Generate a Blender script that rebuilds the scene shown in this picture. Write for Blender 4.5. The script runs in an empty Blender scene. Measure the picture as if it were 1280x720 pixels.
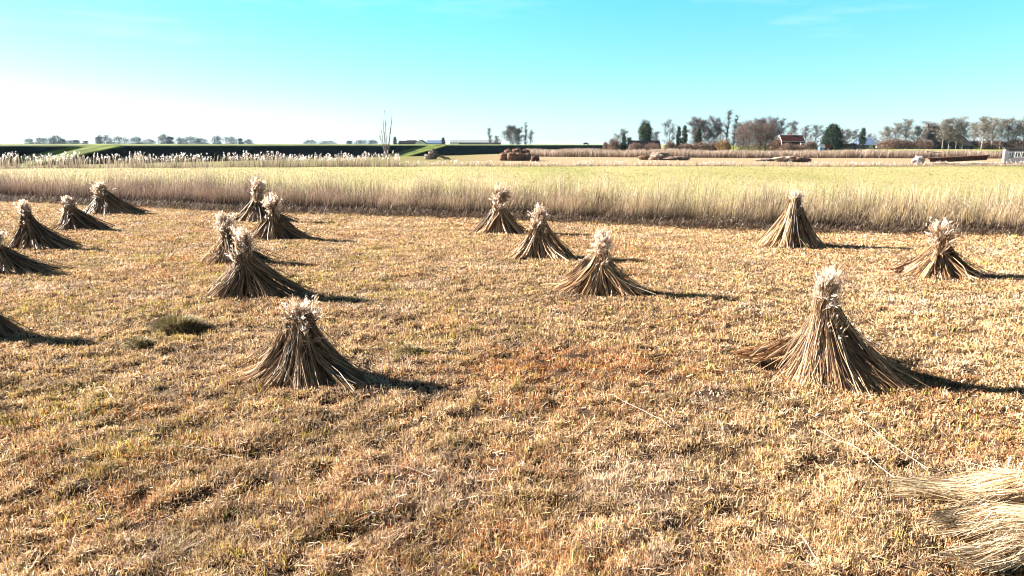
import bpy, math, random
import numpy as np
R = math.radians
scene = bpy.context.scene
rng = np.random.default_rng(7)
random.seed(7)

# ------------------------------------------------------------------ camera maths
H = 4.6; F = 853.0; W0, H0 = 1280.0, 720.0
PITCH = math.atan(180.0 / F); ROLL = R(0.157)
_R = np.array([1, 0, 0.]); _U = np.array([0, math.sin(PITCH), math.cos(PITCH)])
_F = np.array([0, math.cos(PITCH), -math.sin(PITCH)])
RX = math.cos(ROLL) * _R + math.sin(ROLL) * _U
UX = -math.sin(ROLL) * _R + math.cos(ROLL) * _U

def ray(px, py):
    return RX * ((px - 640) / F) + UX * ((360 - py) / F) + _F

def at(px, py, z=0.0):                      # where the sight line meets height z
    d = ray(px, py); k = (z - H) / d[2]
    return np.array([0, 0, H]) + d * k

def atd(px, D):                             # ground position under a column at distance D
    d = ray(px, 181); return d[0] / d[1] * D, D

def zat(px, py, D):                         # height seen at a pixel at distance D
    d = ray(px, py); return H + d[2] / d[1] * D

# ------------------------------------------------------------------ noise
_T = np.random.default_rng(11).random((64, 64))
def vn(x, y, s, seed=0):
    x = np.asarray(x, float) / s + seed * 13.37; y = np.asarray(y, float) / s + seed * 7.77
    xi = np.floor(x).astype(int); yi = np.floor(y).astype(int)
    fx = x - xi; fy = y - yi; fx = fx * fx * (3 - 2 * fx); fy = fy * fy * (3 - 2 * fy)
    h = lambda a, b: _T[(a + 17 * (b // 64)) % 64, (b + 29 * (a // 64)) % 64]
    return (h(xi, yi) * (1 - fx) + h(xi + 1, yi) * fx) * (1 - fy) + (h(xi, yi + 1) * (1 - fx) + h(xi + 1, yi + 1) * fx) * fy
def fbm(x, y, s, seed=0, o=3):
    r = 0; a = 1; t = 0
    for i in range(o):
        r = r + a * vn(x, y, s / 2 ** i, seed + i * 3); t += a; a *= .55
    return r / t
def sst(x, a, b):
    t = np.clip((np.asarray(x, float) - a) / (b - a), 0, 1); return t * t * (3 - 2 * t)

# ------------------------------------------------------------------ lines of the land
_rp = [at(*p) for p in ((-200, 243), (0, 250), (150, 256), (300, 263), (480, 268), (640, 273), (780, 280), (900, 286), (1060, 291), (1280, 294), (1480, 297))]
_rx = [p[0] for p in _rp]; _ry = [p[1] for p in _rp]
def reedline(x): return np.interp(x, _rx, _ry) + 1.1 * (fbm(x, x * 0, 5, 9) - .5)
def backrow(x): return np.interp(x, [-150, -100, -60, 0, 120, 200], [120, 126, 138, 150, 158, 160])

def hgt(x, y):
    x = np.asarray(x, float); y = np.asarray(y, float)
    d = np.hypot(x, y)
    near = 1 - sst(d, 50, 90)
    z = near * (.10 * (fbm(x, y, 3.2, 1) - .5) + .11 * (fbm(x, y, .75, 2) - .5) + .12 * (vn(x, y, .28, 4) - .5) * (1 - sst(d, 16, 40)))
    rl = reedline(x); t = y - rl
    z = z - .35 * np.exp(-((t - 4.5) / 2.2) ** 2) + .10 * np.exp(-((t - .2) / 1.0) ** 2)
    t2 = y - backrow(x); z = z - .3 * np.exp(-(t2 / 2.0) ** 2)
    z = z + 2.3 * sst(y, 250, 400) * sst(x, 95, 210)
    z = z + .35 * sst(d, 100, 200) * (fbm(x, y, 35, 5) - .5)
    return z

# ------------------------------------------------------------------ object helpers
def link(o): scene.collection.objects.link(o); return o
def props(o, label=None, cat=None, group=None, kind=None):
    if label: o['label'] = label
    if cat: o['category'] = cat
    if group: o['group'] = group
    if kind: o['kind'] = kind
    return o
def empty(name, loc, rz=0, **k):
    o = link(bpy.data.objects.new(name, None)); o.location = loc; o.rotation_euler = (0, 0, rz); o.empty_display_size = .2
    return props(o, **k)
def mesh_obj(name, V, polys, mat, parent=None, col=None, smooth=False, **k):
    """polys: (M,3) or (M,4) array, or a list of such arrays / index tuples"""
    me = bpy.data.meshes.new(name)
    V = np.asarray(V, np.float32)
    if not isinstance(polys, list): polys = [polys]
    if polys and not isinstance(polys[0], np.ndarray):
        tot = np.array([len(p) for p in polys], np.int32); idx = np.concatenate([np.array(p) for p in polys]).astype(np.int32)
    else:
        polys = [p for p in polys if len(p)]
        tot = np.concatenate([np.full(len(p), p.shape[1]) for p in polys]).astype(np.int32)
        idx = np.concatenate([p.ravel() for p in polys]).astype(np.int32)
    me.vertices.add(len(V)); me.vertices.foreach_set('co', V.ravel())
    me.loops.add(len(idx)); me.loops.foreach_set('vertex_index', idx)
    me.polygons.add(len(tot)); st = np.zeros(len(tot), np.int32); st[1:] = np.cumsum(tot)[:-1]
    me.polygons.foreach_set('loop_start', st)
    me.polygons.foreach_set('use_smooth', np.full(len(tot), smooth))
    if col is not None:
        a = me.color_attributes.new('col', 'FLOAT_COLOR', 'POINT')
        c = np.ones((len(V), 4), np.float32); c[:, :3] = col; a.data.foreach_set('color', c.ravel())
    me.update(calc_edges=True)
    me.materials.append(mat)
    o = link(bpy.data.objects.new(name, me))
    if parent: o.parent = parent
    return props(o, **k)
class MB:                                     # small mesh builder for hard things
    def __init__(s): s.v = []; s.f = []
    def poly(s, pts): n = len(s.v); s.v += [tuple(p) for p in pts]; s.f.append(tuple(range(n, n + len(pts))))
    def box(s, x0, x1, y0, y1, z0, z1):
        n = len(s.v); s.v += [(x, y, z) for z in (z0, z1) for x, y in ((x0, y0), (x1, y0), (x1, y1), (x0, y1))]
        s.f += [tuple(n + i for i in q) for q in ((3, 2, 1, 0), (4, 5, 6, 7), (0, 1, 5, 4), (1, 2, 6, 5), (2, 3, 7, 6), (3, 0, 4, 7))]
    def prism(s, prof, x0, x1):               # profile in (y,z), extruded along x
        n = len(s.v); m = len(prof)
        s.v += [(x0, y, z) for y, z in prof] + [(x1, y, z) for y, z in prof]
        s.f += [tuple(n + i for i in range(m - 1, -1, -1)), tuple(n + m + i for i in range(m))]
        s.f += [(n + i, n + (i + 1) % m, n + m + (i + 1) % m, n + m + i) for i in range(m)]
    def build(s, name, mat, parent=None, **k): return mesh_obj(name, s.v, [tuple(f) for f in s.f], mat, parent, **k)
def copy_tree(root, loc, rz, sc=(1, 1, 1)):
    r = root.copy(); link(r); r.location = loc; r.rotation_euler = (0, 0, rz); r.scale = sc
    for ch in root.children:
        c = ch.copy(); link(c); c.parent = r
        for g in ch.children:
            d = g.copy(); link(d); d.parent = c
    return r

def tubes(P, Rd, sides=3):
    """P (N,K,3) paths, Rd (N,K) radii -> verts, quads"""
    N, K, _ = P.shape
    T = np.gradient(P, axis=1); T /= np.linalg.norm(T, axis=2, keepdims=True) + 1e-9
    a = np.array([.3, .9, .31]); A = np.cross(T, a); nA = np.linalg.norm(A, axis=2, keepdims=True)
    A = np.where(nA < .1, np.cross(T, np.array([1, 0, 0.])), A); A /= np.linalg.norm(A, axis=2, keepdims=True) + 1e-9
    B = np.cross(T, A)
    ph = rng.random((N, 1, 1)) * 6.28
    V = np.stack([P + Rd[..., None] * (np.cos(ph + 2 * math.pi * j / sides) * A + np.sin(ph + 2 * math.pi * j / sides) * B) for j in range(sides)], 2)
    i = np.arange(N)[:, None, None] * K * sides; k = np.arange(K - 1)[None, :, None] * sides; j = np.arange(sides)[None, None, :]
    j2 = (j + 1) % sides; b = i + k
    Q = np.stack([b + j, b + j2, b + sides + j2, b + sides + j], -1).reshape(-1, 4)
    return V.reshape(-1, 3), Q

def ribbons(P, Wd, side):
    """P (N,K,3), Wd (N,K), side (N,3)"""
    N, K, _ = P.shape
    V = np.stack([P - side[:, None] * Wd[..., None], P + side[:, None] * Wd[..., None]], 2)
    i = np.arange(N)[:, None] * K * 2; k = np.arange(K - 1)[None] * 2; b = i + k
    Q = np.stack([b, b + 1, b + 3, b + 2], -1).reshape(-1, 4)
    return V.reshape(-1, 3), Q

def plumes(tip, d, L, w, n=8):
    """feathery seed heads: n barbs (triangles) each, spread round the axis"""
    N = len(tip)
    s = rng.random((N, n)) ; ax = tip[:, None] + d[:, None] * (s * L[:, None] if np.ndim(L) else s * L)[..., None]
    r = rng.normal(size=(N, n, 3)); r -= (r * d[:, None]).sum(2, keepdims=True) * d[:, None]
    r /= np.linalg.norm(r, axis=2, keepdims=True) + 1e-9
    out = (.42 * r + .92 * d[:, None]); out /= np.linalg.norm(out, axis=2, keepdims=True)
    prof = np.sin(np.pi * (.15 + .8 * s))[..., None]
    q = np.cross(out, rng.normal(size=(N, n, 3))); q /= np.linalg.norm(q, axis=2, keepdims=True) + 1e-9
    Lb = (L if np.ndim(L) else np.full(N, L))[:, None, None] * .42
    a = ax - q * w * .5 ; b = ax + q * w * .5 ; c = ax + out * Lb * prof + q * 0
    m = ax + r * w * prof * .8 + out * Lb * prof * .45
    V = np.stack([a, m - q * w * .6, c, m + q * w * .6], 2).reshape(-1, 3)
    return V, np.arange(len(V)).reshape(-1, 4)

# ------------------------------------------------------------------ materials
def mat_nodes(name):
    m = bpy.data.materials.new(name); m.use_nodes = True; nt = m.node_tree
    return m, nt, nt.nodes['Principled BSDF']
KA = .66
def m_attr(name, rough=.75, trans=0.0, noise=.35, nscale=12.0, spec=.2, bump=0.0, ka=KA):
    m, nt, b = mat_nodes(name); N = nt.nodes; L = nt.links
    at_ = N.new('ShaderNodeAttribute'); at_.attribute_name = 'col'
    tc = N.new('ShaderNodeTexCoord'); no = N.new('ShaderNodeTexNoise'); no.inputs['Scale'].default_value = nscale; no.inputs['Detail'].default_value = 4
    L.new(tc.outputs['Object'], no.inputs['Vector'])
    mr = N.new('ShaderNodeMapRange'); mr.inputs['From Min'].default_value = .3; mr.inputs['From Max'].default_value = .7
    mr.inputs['To Min'].default_value = ka * (1 - noise); mr.inputs['To Max'].default_value = ka * (1 + noise)
    L.new(no.outputs['Fac'], mr.inputs['Value'])
    vm = N.new('ShaderNodeVectorMath'); vm.operation = 'SCALE'
    L.new(at_.outputs['Color'], vm.inputs[0]); L.new(mr.outputs[0], vm.inputs['Scale'])
    L.new(vm.outputs[0], b.inputs['Base Color'])
    b.inputs['Roughness'].default_value = rough; b.inputs['Specular IOR Level'].default_value = spec
    if bump:
        bp = N.new('ShaderNodeBump'); bp.inputs['Strength'].default_value = bump; bp.inputs['Distance'].default_value = .1
        L.new(no.outputs['Fac'], bp.inputs['Height']); L.new(bp.outputs[0], b.inputs['Normal'])
    if trans:
        t = N.new('ShaderNodeBsdfTranslucent'); L.new(vm.outputs[0], t.inputs['Color'])
        mx = N.new('ShaderNodeMixShader'); mx.inputs[0].default_value = trans
        L.new(b.outputs[0], mx.inputs[1]); L.new(t.outputs[0], mx.inputs[2]); L.new(mx.outputs[0], N['Material Output'].inputs['Surface'])
    return m
def m_plain(name, c, rough=.8, nscale=3.0, amt=.25, spec=.3, metal=0):
    c = [v * KA for v in c]
    m, nt, b = mat_nodes(name); N = nt.nodes; L = nt.links
    tc = N.new('ShaderNodeTexCoord'); no = N.new('ShaderNodeTexNoise'); no.inputs['Scale'].default_value = nscale; no.inputs['Detail'].default_value = 6
    L.new(tc.outputs['Object'], no.inputs['Vector'])
    cr = N.new('ShaderNodeValToRGB'); cr.color_ramp.elements[0].position = .3; cr.color_ramp.elements[1].position = .7
    cr.color_ramp.elements[0].color = (*[max(0, v * (1 - amt)) for v in c], 1); cr.color_ramp.elements[1].color = (*[min(1, v * (1 + amt)) for v in c], 1)
    L.new(no.outputs['Fac'], cr.inputs[0]); L.new(cr.outputs[0], b.inputs['Base Color'])
    b.inputs['Roughness'].default_value = rough; b.inputs['Specular IOR Level'].default_value = spec; b.inputs['Metallic'].default_value = metal
    return m
def m_tiles(name, c, c2, sc=1.0, rough=.8):
    c = [v * KA for v in c]; c2 = [v * KA for v in c2]
    m, nt, b = mat_nodes(name); N = nt.nodes; L = nt.links
    tc = N.new('ShaderNodeTexCoord'); br = N.new('ShaderNodeTexBrick'); br.inputs['Scale'].default_value = sc
    br.inputs['Color1'].default_value = (*c, 1); br.inputs['Color2'].default_value = (*c2, 1); br.inputs['Mortar'].default_value = (*[v * .5 for v in c], 1)
    mp = N.new('ShaderNodeMapping'); mp.inputs['Rotation'].default_value = (R(90), 0, 0)
    L.new(tc.outputs['Object'], mp.inputs[0]); L.new(mp.outputs[0], br.inputs['Vector']); L.new(br.outputs['Color'], b.inputs['Base Color'])
    b.inputs['Roughness'].default_value = rough
    b.inputs['Specular IOR Level'].default_value = .05
    return m

M = dict(
    ground=m_attr('ground_soil', .95, 0, .45, 2.5, .1, .5),
    straw=m_attr('dry_stubble', .7, .25, .12, 3, .2),
    stalk=m_attr('reed_stalks', .55, .05, .2, 8, .3),
    plume=m_attr('reed_plumes', .85, .45, .1, 8, .1, ka=.95),
    core=m_attr('reed_core', .9, 0, .3, 20, .1, .6),
    reed=m_attr('standing_reeds', .65, .3, .2, .7, .25),
    grass=m_attr('field_grass', .8, .3, .25, .12, .15),
    dike=m_attr('dike_turf', .9, 0, .3, .25, .1, .3),
    bark=m_attr('bark', .9, 0, .2, 2, .1),
    twig=m_attr('twigs', .9, .1, .2, .5, .1),
    leaf=m_attr('foliage', .7, .2, .3, .6, .25),
    bale=m_attr('bale_straw', .9, 0, .5, 3, .1, .8),
    soil=m_attr('rubble', .9, 0, .4, 1.5, .1, .6),
    brick=m_tiles('brick', (.30, .13, .08), (.24, .10, .07), 1.6),
    tile_red=m_tiles('red_roof_tile', (.075, .022, .02), (.05, .02, .02), 1.2, .9),
    tile_dark=m_tiles('dark_roof_tile', (.016, .014, .022), (.012, .01, .016), 1.2, .95),
    thatch=m_plain('dark_thatch', (.05, .045, .04), .95, 1.2, .4),
    tar=m_plain('tarred_boards', (.03, .03, .035), .8, 1, .4),
    white=m_plain('white_paint', (.78, .77, .74), .6, 1, .06),
    grey=m_plain('grey_cladding', (.14, .135, .15), .7, .8, .15),
    bluegrey=m_plain('blue_steel', (.12, .18, .30), .5, .8, .15),
    glass=m_plain('window_glass', (.03, .04, .05), .1, .5, .1, .6),
    steel=m_plain('grey_steel_roof', (.25, .27, .30), .5, .8, .15),
    rust=m_plain('rust_brown', (.13, .045, .03), .85, .8, .5),
    blue=m_plain('blue_board', (.08, .20, .42), .6, 1, .1),
    plastic=m_plain('pale_sheet', (.50, .46, .44), .5, 1.5, .15),
    car=m_plain('car_paint', (.02, .025, .04), .3, 1, .1, .6),
    rubber=m_plain('tyre_rubber', (.02, .02, .02), .9, 1, .1),
    wood=m_plain('weathered_wood', (.10, .08, .065), .9, 2, .4),
)
C = lambda *a: np.array(a, float)
def pick(pal, n, p=None): return pal[rng.choice(len(pal), n, p=p)]

# ------------------------------------------------------------------ the ground sheet
ys = np.concatenate([np.linspace(-40, 2.6, 14), np.geomspace(3, 75, 430), np.geomspace(76, 9000, 150)])
ts = np.linspace(-1, 1, 440)
YY, TT = np.meshgrid(ys, ts, indexing='ij')
XX = TT * np.maximum(16, 1.25 * YY + 9)
ZZ = hgt(XX, YY)
rl = reedline(XX); t = YY - rl; br = YY - backrow(XX)
def lerp(a, b, f): return a * (1 - f[..., None]) + b * f[..., None]
col = np.broadcast_to(C(.075, .045, .030), XX.shape + (3,)).copy()
col = lerp(col, C(.30, .20, .11), sst(np.hypot(XX, YY), 12, 38))
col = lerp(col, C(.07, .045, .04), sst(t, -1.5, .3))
fieldc = lerp(np.broadcast_to(C(.285, .27, .10), XX.shape + (3,)), C(.36, .315, .145), sst(fbm(XX, YY * .25, 14, 31), .3, .7))
col = lerp(col, fieldc, sst(t, 6, 9))
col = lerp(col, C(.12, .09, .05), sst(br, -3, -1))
far = lerp(np.broadcast_to(C(.33, .235, .14), XX.shape + (3,)), C(.17, .15, .05), sst(XX, 20, -40))
far = lerp(far, C(.26, .27, .08), sst(YY, 300, 330))
col = lerp(col, far, sst(br, 1, 4))
nr, nc = XX.shape
i = np.arange(nr - 1)[:, None] * nc + np.arange(nc - 1)[None]
Q = np.stack([i, i + 1, i + nc + 1, i + nc], -1).reshape(-1, 4)
mesh_obj('ground', np.stack([XX, YY, ZZ], -1).reshape(-1, 3), Q, M['ground'], col=col.reshape(-1, 3), smooth=True,
         label='mown reed land and flat fields reaching to the horizon', cat='ground', kind='structure')

# ------------------------------------------------------------------ stubble
def stubble(N, y0, y1, pw=1.0):
    nt_ = N // 9
    y = np.exp(rng.uniform(math.log(y0), math.log(y1), nt_ * 2)); x = rng.uniform(-1, 1, nt_ * 2) * (.84 * y + 4)
    keep = (y < reedline(x) - .2) & (rng.random(nt_ * 2) < .30 + 1.2 * sst(fbm(x, y, .42, 41), .3, .68) + sst(y, 14, 30))
    x = x[keep][:nt_]; y = y[keep][:nt_]; n = len(x)
    tn = rng.random(n)
    k = 9
    d = np.repeat(np.hypot(x, y), k)
    X = np.repeat(x, k) + rng.normal(0, .035, n * k) * (1 + d * .06); Y = np.repeat(y, k) + rng.normal(0, .035, n * k) * (1 + d * .06)
    T = np.repeat(tn, k); n = len(X)
    lying = rng.random(n) < .30
    h = rng.uniform(.04, .105, n) * (.7 + .7 * fbm(X, Y, 1.1, 43)); tall = T > .985; h = np.where(tall, h * 1.7, h)
    az = rng.uniform(0, 6.283, n); tilt = np.where(lying, rng.uniform(1.15, 1.5, n), np.abs(rng.normal(.3, .42, n)))
    h = np.where(lying, h * 1.5, h)
    D = np.stack([np.cos(az) * np.sin(tilt), np.sin(az) * np.sin(tilt), np.cos(tilt)], 1)
    P = np.stack([X, Y, hgt(X, Y) - .008 + np.where(lying, rng.uniform(.01, .05, n), 0)], 1)
    w = np.clip(.0007 * d, .0032, .03) * rng.uniform(.6, 1.4, n)
    sa = rng.uniform(0, 6.283, n); S = np.stack([np.cos(sa), np.sin(sa), rng.normal(0, .2, n)], 1)
    tip = P + D * h[:, None] + rng.normal(0, .012, (n, 3))
    V = np.stack([P - S * w[:, None], P + S * w[:, None], tip + S * w[:, None] * .5, tip - S * w[:, None] * .5], 1).reshape(-1, 3)
    # colour: straw, pale, rust, olive
    straw = pick(np.array([(.50, .35, .19), (.58, .43, .25), (.44, .29, .15), (.64, .49, .30), (.36, .22, .12), (.15, .08, .05)]), n, [.22, .22, .17, .17, .12, .10])
    pale = pick(np.array([(.62, .50, .38), (.66, .55, .42), (.50, .38, .30), (.34, .24, .19)]), n)
    rust = pick(np.array([(.42, .18, .07), (.34, .13, .05), (.48, .24, .09)]), n)
    oliv = pick(np.array([(.42, .37, .10), (.50, .40, .12), (.28, .27, .07)]), n)
    c = straw
    def mix(c, o, m): mm = (rng.random(n) < m); return np.where(mm[:, None], o, c)
    c = mix(c, pale, np.where(lying, .6, .14) + .6 * sst(fbm(X, Y, 1.6, 51), .56, .72))
    pr = .28 * sst(fbm(X, Y * 1.6, 3.5, 21), .56, .72)
    ce = at(720, 460); pr = pr + .7 * np.exp(-(((X - ce[0]) / 2.8) ** 2 + ((Y - ce[1]) / 1.1) ** 2))
    c = mix(c, rust, .02 + pr * (1 - .6 * lying))
    c = mix(c, oliv, .015 + .28 * sst(fbm(X, Y, 2.3, 61), .56, .74) * sst(-X, -4, 6))
    c = np.where((tall & ~lying)[:, None], oliv * 1.05, c)
    c = c * C(1.21, 1.13, 1.02) * rng.uniform(.76, 1.15, (n, 1)) * (.86 + .26 * fbm(X * .15 + Y * .03, Y, .8, 49))[:, None] * (.80 + .34 * sst(fbm(X, Y, .7, 47), .3, .62))[:, None]
    cc = np.repeat(c, 4, 0); cc = cc.reshape(-1, 4, 3)
    return V, np.arange(len(V)).reshape(-1, 4), cc.reshape(-1, 3)
V, Q, c = stubble(1150000, 4.2, 66)
mesh_obj('stubble', V, Q, M['straw'], col=c, kind='stuff', label='short cut dry stubble and straw litter over the mown field', cat='stubble')

# ------------------------------------------------------------------ standing reeds along the ditch
def reedbed(N, xs, yf, depth, hmin, hmax, w, cbot, ctop, lean=.25, K=5, plume=0, sink=.25, topspread=1.0, hfun=None):
    x = rng.uniform(*xs, N); u = rng.random(N); dep = depth(x) if callable(depth) else depth
    y = yf(x) + u * dep
    cl = fbm(x, y, 1.4, 71); keep = rng.random(N) < .12 + 1.3 * sst(cl, .3, .68)
    x, y, u = x[keep], y[keep], u[keep]; n = len(x)
    h = rng.uniform(hmin, hmax, n) * (.62 + .42 * fbm(x, y, 3.0, 73) + .32 * fbm(x, y, .8, 74))
    if hfun is not None: h = h * hfun(x, u)
    z = hgt(x, y) - .05
    az = rng.normal(.15, .9, n) + np.where(rng.random(n) < .25, math.pi, 0); ln = np.abs(rng.normal(lean, lean * .8, n)) * (.8 + 2.6 * sst(fbm(x, y, 2.6, 75), .52, .75))
    ln = np.clip(ln, 0, 1.1)
    k = np.linspace(0, 1, K)
    ang = ln[:, None] * (.5 + .9 * k[None])
    step = h[:, None] / (K - 1)
    dz = np.cos(ang) * step; dr = np.sin(ang) * step
    Z = z[:, None] + np.concatenate([np.zeros((n, 1)), np.cumsum(dz[:, 1:], 1)], 1)
    Rr = np.concatenate([np.zeros((n, 1)), np.cumsum(dr[:, 1:], 1)], 1)
    P = np.stack([x[:, None] + Rr * np.cos(az)[:, None], y[:, None] + Rr * np.sin(az)[:, None], Z], -1)
    ww = w * rng.uniform(.6, 1.4, n)[:, None] * (1 - .75 * k[None])
    sa = rng.uniform(0, 3.14, n); S = np.stack([np.cos(sa), np.sin(sa), np.zeros(n)], 1)
    V, Q = ribbons(P, ww, S)
    jit = rng.uniform(.7, 1.3, (n, 1, 1))
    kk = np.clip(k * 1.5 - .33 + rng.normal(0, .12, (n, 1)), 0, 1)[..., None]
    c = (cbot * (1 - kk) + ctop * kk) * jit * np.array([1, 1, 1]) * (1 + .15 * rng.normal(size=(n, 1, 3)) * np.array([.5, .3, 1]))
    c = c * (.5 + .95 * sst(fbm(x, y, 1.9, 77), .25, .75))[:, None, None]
    c = np.clip(np.repeat(c[:, :, None], 2, 2), .01, .9).reshape(-1, 3)
    if plume:
        m = rng.random(n) < plume; tipp = P[m, -1]; dd = P[m, -1] - P[m, -2]; dd /= np.linalg.norm(dd, axis=1, keepdims=True)
        pv, pq = plumes(tipp, dd, rng.uniform(.18, .32, m.sum()), max(.02, w * 1.6), 5)
        c2 = np.repeat(pick(np.array([(.50, .38, .28), (.56, .45, .32), (.42, .30, .24)]), m.sum()), 20, 0)
        Q = np.concatenate([Q, pq + len(V)]); V = np.concatenate([V, pv]); c = np.concatenate([c, c2])
    return V, Q, c

lefty = lambda x: sst(x, 25, -35)                     # browner on the left
V, Q, c = reedbed(64000, (-75, 60), lambda x: reedline(x) + .7 + .9 * lefty(x), 6.6, 1.35, 2.1, .016, C(.04, .022, .018), C(.43, .31, .18), .32, plume=.25,  # brown foot colour, darkened further to paint the shade among the stems
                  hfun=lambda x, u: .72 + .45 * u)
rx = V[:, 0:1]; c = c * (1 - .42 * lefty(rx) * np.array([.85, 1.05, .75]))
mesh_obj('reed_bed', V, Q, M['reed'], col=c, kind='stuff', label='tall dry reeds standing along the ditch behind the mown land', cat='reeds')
# thin tall back fringe where single stems show against the grass
V, Q, c = reedbed(15000, (-80, 62), lambda x: reedline(x) + 5.5, 4.0, 2.0, 2.7, .012, C(.32, .23, .14), C(.60, .48, .33), .14, plume=.6)
mesh_obj('reed_fringe', V, Q, M['reed'], col=c, kind='stuff', label='sparse pale reed stems with seed heads at the back of the ditch reeds', cat='reeds')
# trampled litter on the near bank
n = 60000
x = rng.uniform(-75, 60, n); y = reedline(x) + rng.uniform(-.9, 2.2, n) - .9 * rng.random(n) * lefty(x) ; z = hgt(x, y)
az = rng.uniform(0, 6.28, n); tl = np.clip(rng.normal(1.15, .35, n), .2, 1.55); L_ = rng.uniform(.12, .5, n)
P0 = np.stack([x, y, z + rng.uniform(0, .1, n)], 1); D = np.stack([np.cos(az) * np.sin(tl), np.sin(az) * np.sin(tl), np.cos(tl)], 1)
Pm = P0 + D * L_[:, None] * .5 + C(0, 0, .03); P1 = P0 + D * L_[:, None]
V, Q = ribbons(np.stack([P0, Pm, P1], 1), np.stack([np.full(n, .013)] * 3, 1), np.stack([-np.sin(az), np.cos(az), np.zeros(n)], 1))
c = pick(np.array([(.09, .055, .04), (.14, .09, .055), (.21, .15, .10), (.06, .035, .025), (.42, .33, .27)]), n, [.33, .25, .14, .23, .05])
mesh_obj('reed_litter', V, Q, M['straw'], col=np.repeat(c, 6, 0), kind='stuff', label='flattened brown reed litter along the near bank of the ditch', cat='litter')
# field grass behind the ditch
n = 80000
y = np.exp(rng.uniform(math.log(38), math.log(158), n)); x = rng.uniform(-.9, .9, n) * y
k = (y > reedline(x) + 6) & (y < backrow(x) - 1); x = x[k]; y = y[k]; n = len(x)
h = rng.uniform(.03, .09, n); S = np.stack([np.ones(n), rng.normal(0, .3, n), np.zeros(n)], 1) * (.0006 * y)[:, None]
P0 = np.stack([x, y, hgt(x, y)], 1); T = P0 + np.stack([rng.normal(0, .06, n), rng.normal(0, .06, n), h], 1)
V = np.stack([P0 - S, P0 + S, T], 1).reshape(-1, 3)
g = sst(fbm(x, y * .3, 12, 31), .3, .7)[:, None]
c = (C(.34, .32, .115) * (1 - g) + C(.43, .37, .17) * g) * rng.uniform(.9, 1.1, (n, 1))
mesh_obj('field_grass', V, np.arange(n * 3).reshape(-1, 3), M['grass'], col=np.repeat(c, 3, 0), kind='stuff', label='yellow green grass of the flat field behind the ditch', cat='grass')

# far reed row with white seed heads, seen against the dark dike
def farrow(name, N, xs, hlo, hhi, pl, pw, label, dens=1.0, nb=7, yf=backrow, dep=2.5, w=.03, cb=C(.20, .14, .10), ct=C(.50, .42, .32), pc=((.78, .74, .74), (.66, .60, .58))):
    x = rng.uniform(*xs, N); keep = rng.random(N) < .15 + 1.1 * sst(fbm(x, x * 0, 2.2, 81), .2, .7); x = x[keep]; n = len(x)
    y = yf(x) + rng.uniform(0, dep, n); z = hgt(x, y); h = rng.uniform(hlo, hhi, n) * (.6 + .7 * fbm(x, y, 2.0, 83))
    k = np.array([0, .5, 1.]); ln = rng.normal(.08, .12, n)
    P = np.stack([x[:, None] + ln[:, None] * h[:, None] * k ** 2, y[:, None] + 0 * k, z[:, None] + h[:, None] * k], -1)
    S = np.stack([np.ones(n), rng.normal(0, .5, n), np.zeros(n)], 1)
    V, Q = ribbons(P, np.full((n, 3), w) * (1 - .6 * k), S)
    c = np.repeat((cb * (1 - k[:, None]) + ct * k[:, None])[None] * rng.uniform(.6, 1.3, (n, 1, 1)), 1, 0); c = np.repeat(c[:, :, None], 2, 2).reshape(-1, 3)
    m = rng.random(n) < dens
    d = P[m, 2] - P[m, 1]; d[:, 0] += rng.normal(.15, .3, m.sum()); d /= np.linalg.norm(d, axis=1, keepdims=True)
    pv, pq = plumes(P[m, 2] - d * .15, d, rng.uniform(.7, 1.2, m.sum()) * pl, pw, nb)
    c2 = np.repeat(pick(np.array(pc), m.sum()), nb * 4, 0)
    Q = np.concatenate([Q, pq + len(V)]); V = np.concatenate([V, pv]); c = np.concatenate([c, c2])
    mesh_obj(name, V, Q, M['plume'], col=c, kind='stuff', label=label, cat='reeds')
farrow('reed_row', 5200, (-175, -24), 1.5, 2.7, .6, .10, 'white tipped reeds standing in front of the dark dike', .28)
farrow('reed_row', 6500, (-24, 205), .5, 1.15, .42, .11, 'low ragged reeds with pale tips along the far side of the green field', .12)

# pale reed bank in front of the houses
def bankline(x): return np.interp(x, [0, 40, 120, 250, 330], [262, 250, 245, 240, 240])
def farbank(name, N, xs, yf, dep, hlo, hhi, label, cb, ct):
    x = rng.uniform(*xs, N); y = yf(x) + rng.random(N) * dep; z = hgt(x, y); n = N
    h = rng.uniform(hlo, hhi, n) * (.7 + .5 * fbm(x, y, 9, 91)); ln = rng.normal(.05, .12, n); k = np.array([0, .5, 1.])
    P = np.stack([x[:, None] + ln[:, None] * h[:, None] * k ** 2, y[:, None] + 0 * k, z[:, None] + h[:, None] * k], -1)
    S = np.stack([np.ones(n), rng.normal(0, .6, n), np.zeros(n)], 1)
    V, Q = ribbons(P, np.full((n, 3), .07) * (1 - .7 * k), S)
    c = (cb * (1 - k[:, None]) + ct * k[:, None])[None] * rng.uniform(.7, 1.2, (n, 1, 1)); c = np.repeat(c[:, :, None], 2, 2).reshape(-1, 3)
    mesh_obj(name, V, Q, M['reed'], col=c, kind='stuff', label=label, cat='reeds')
farbank('reed_bank', 30000, (5, 320), bankline, 14, 1.9, 3.1, 'pale band of uncut reed in front of the farm houses', C(.26, .17, .12), C(.62, .48, .38))

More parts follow.
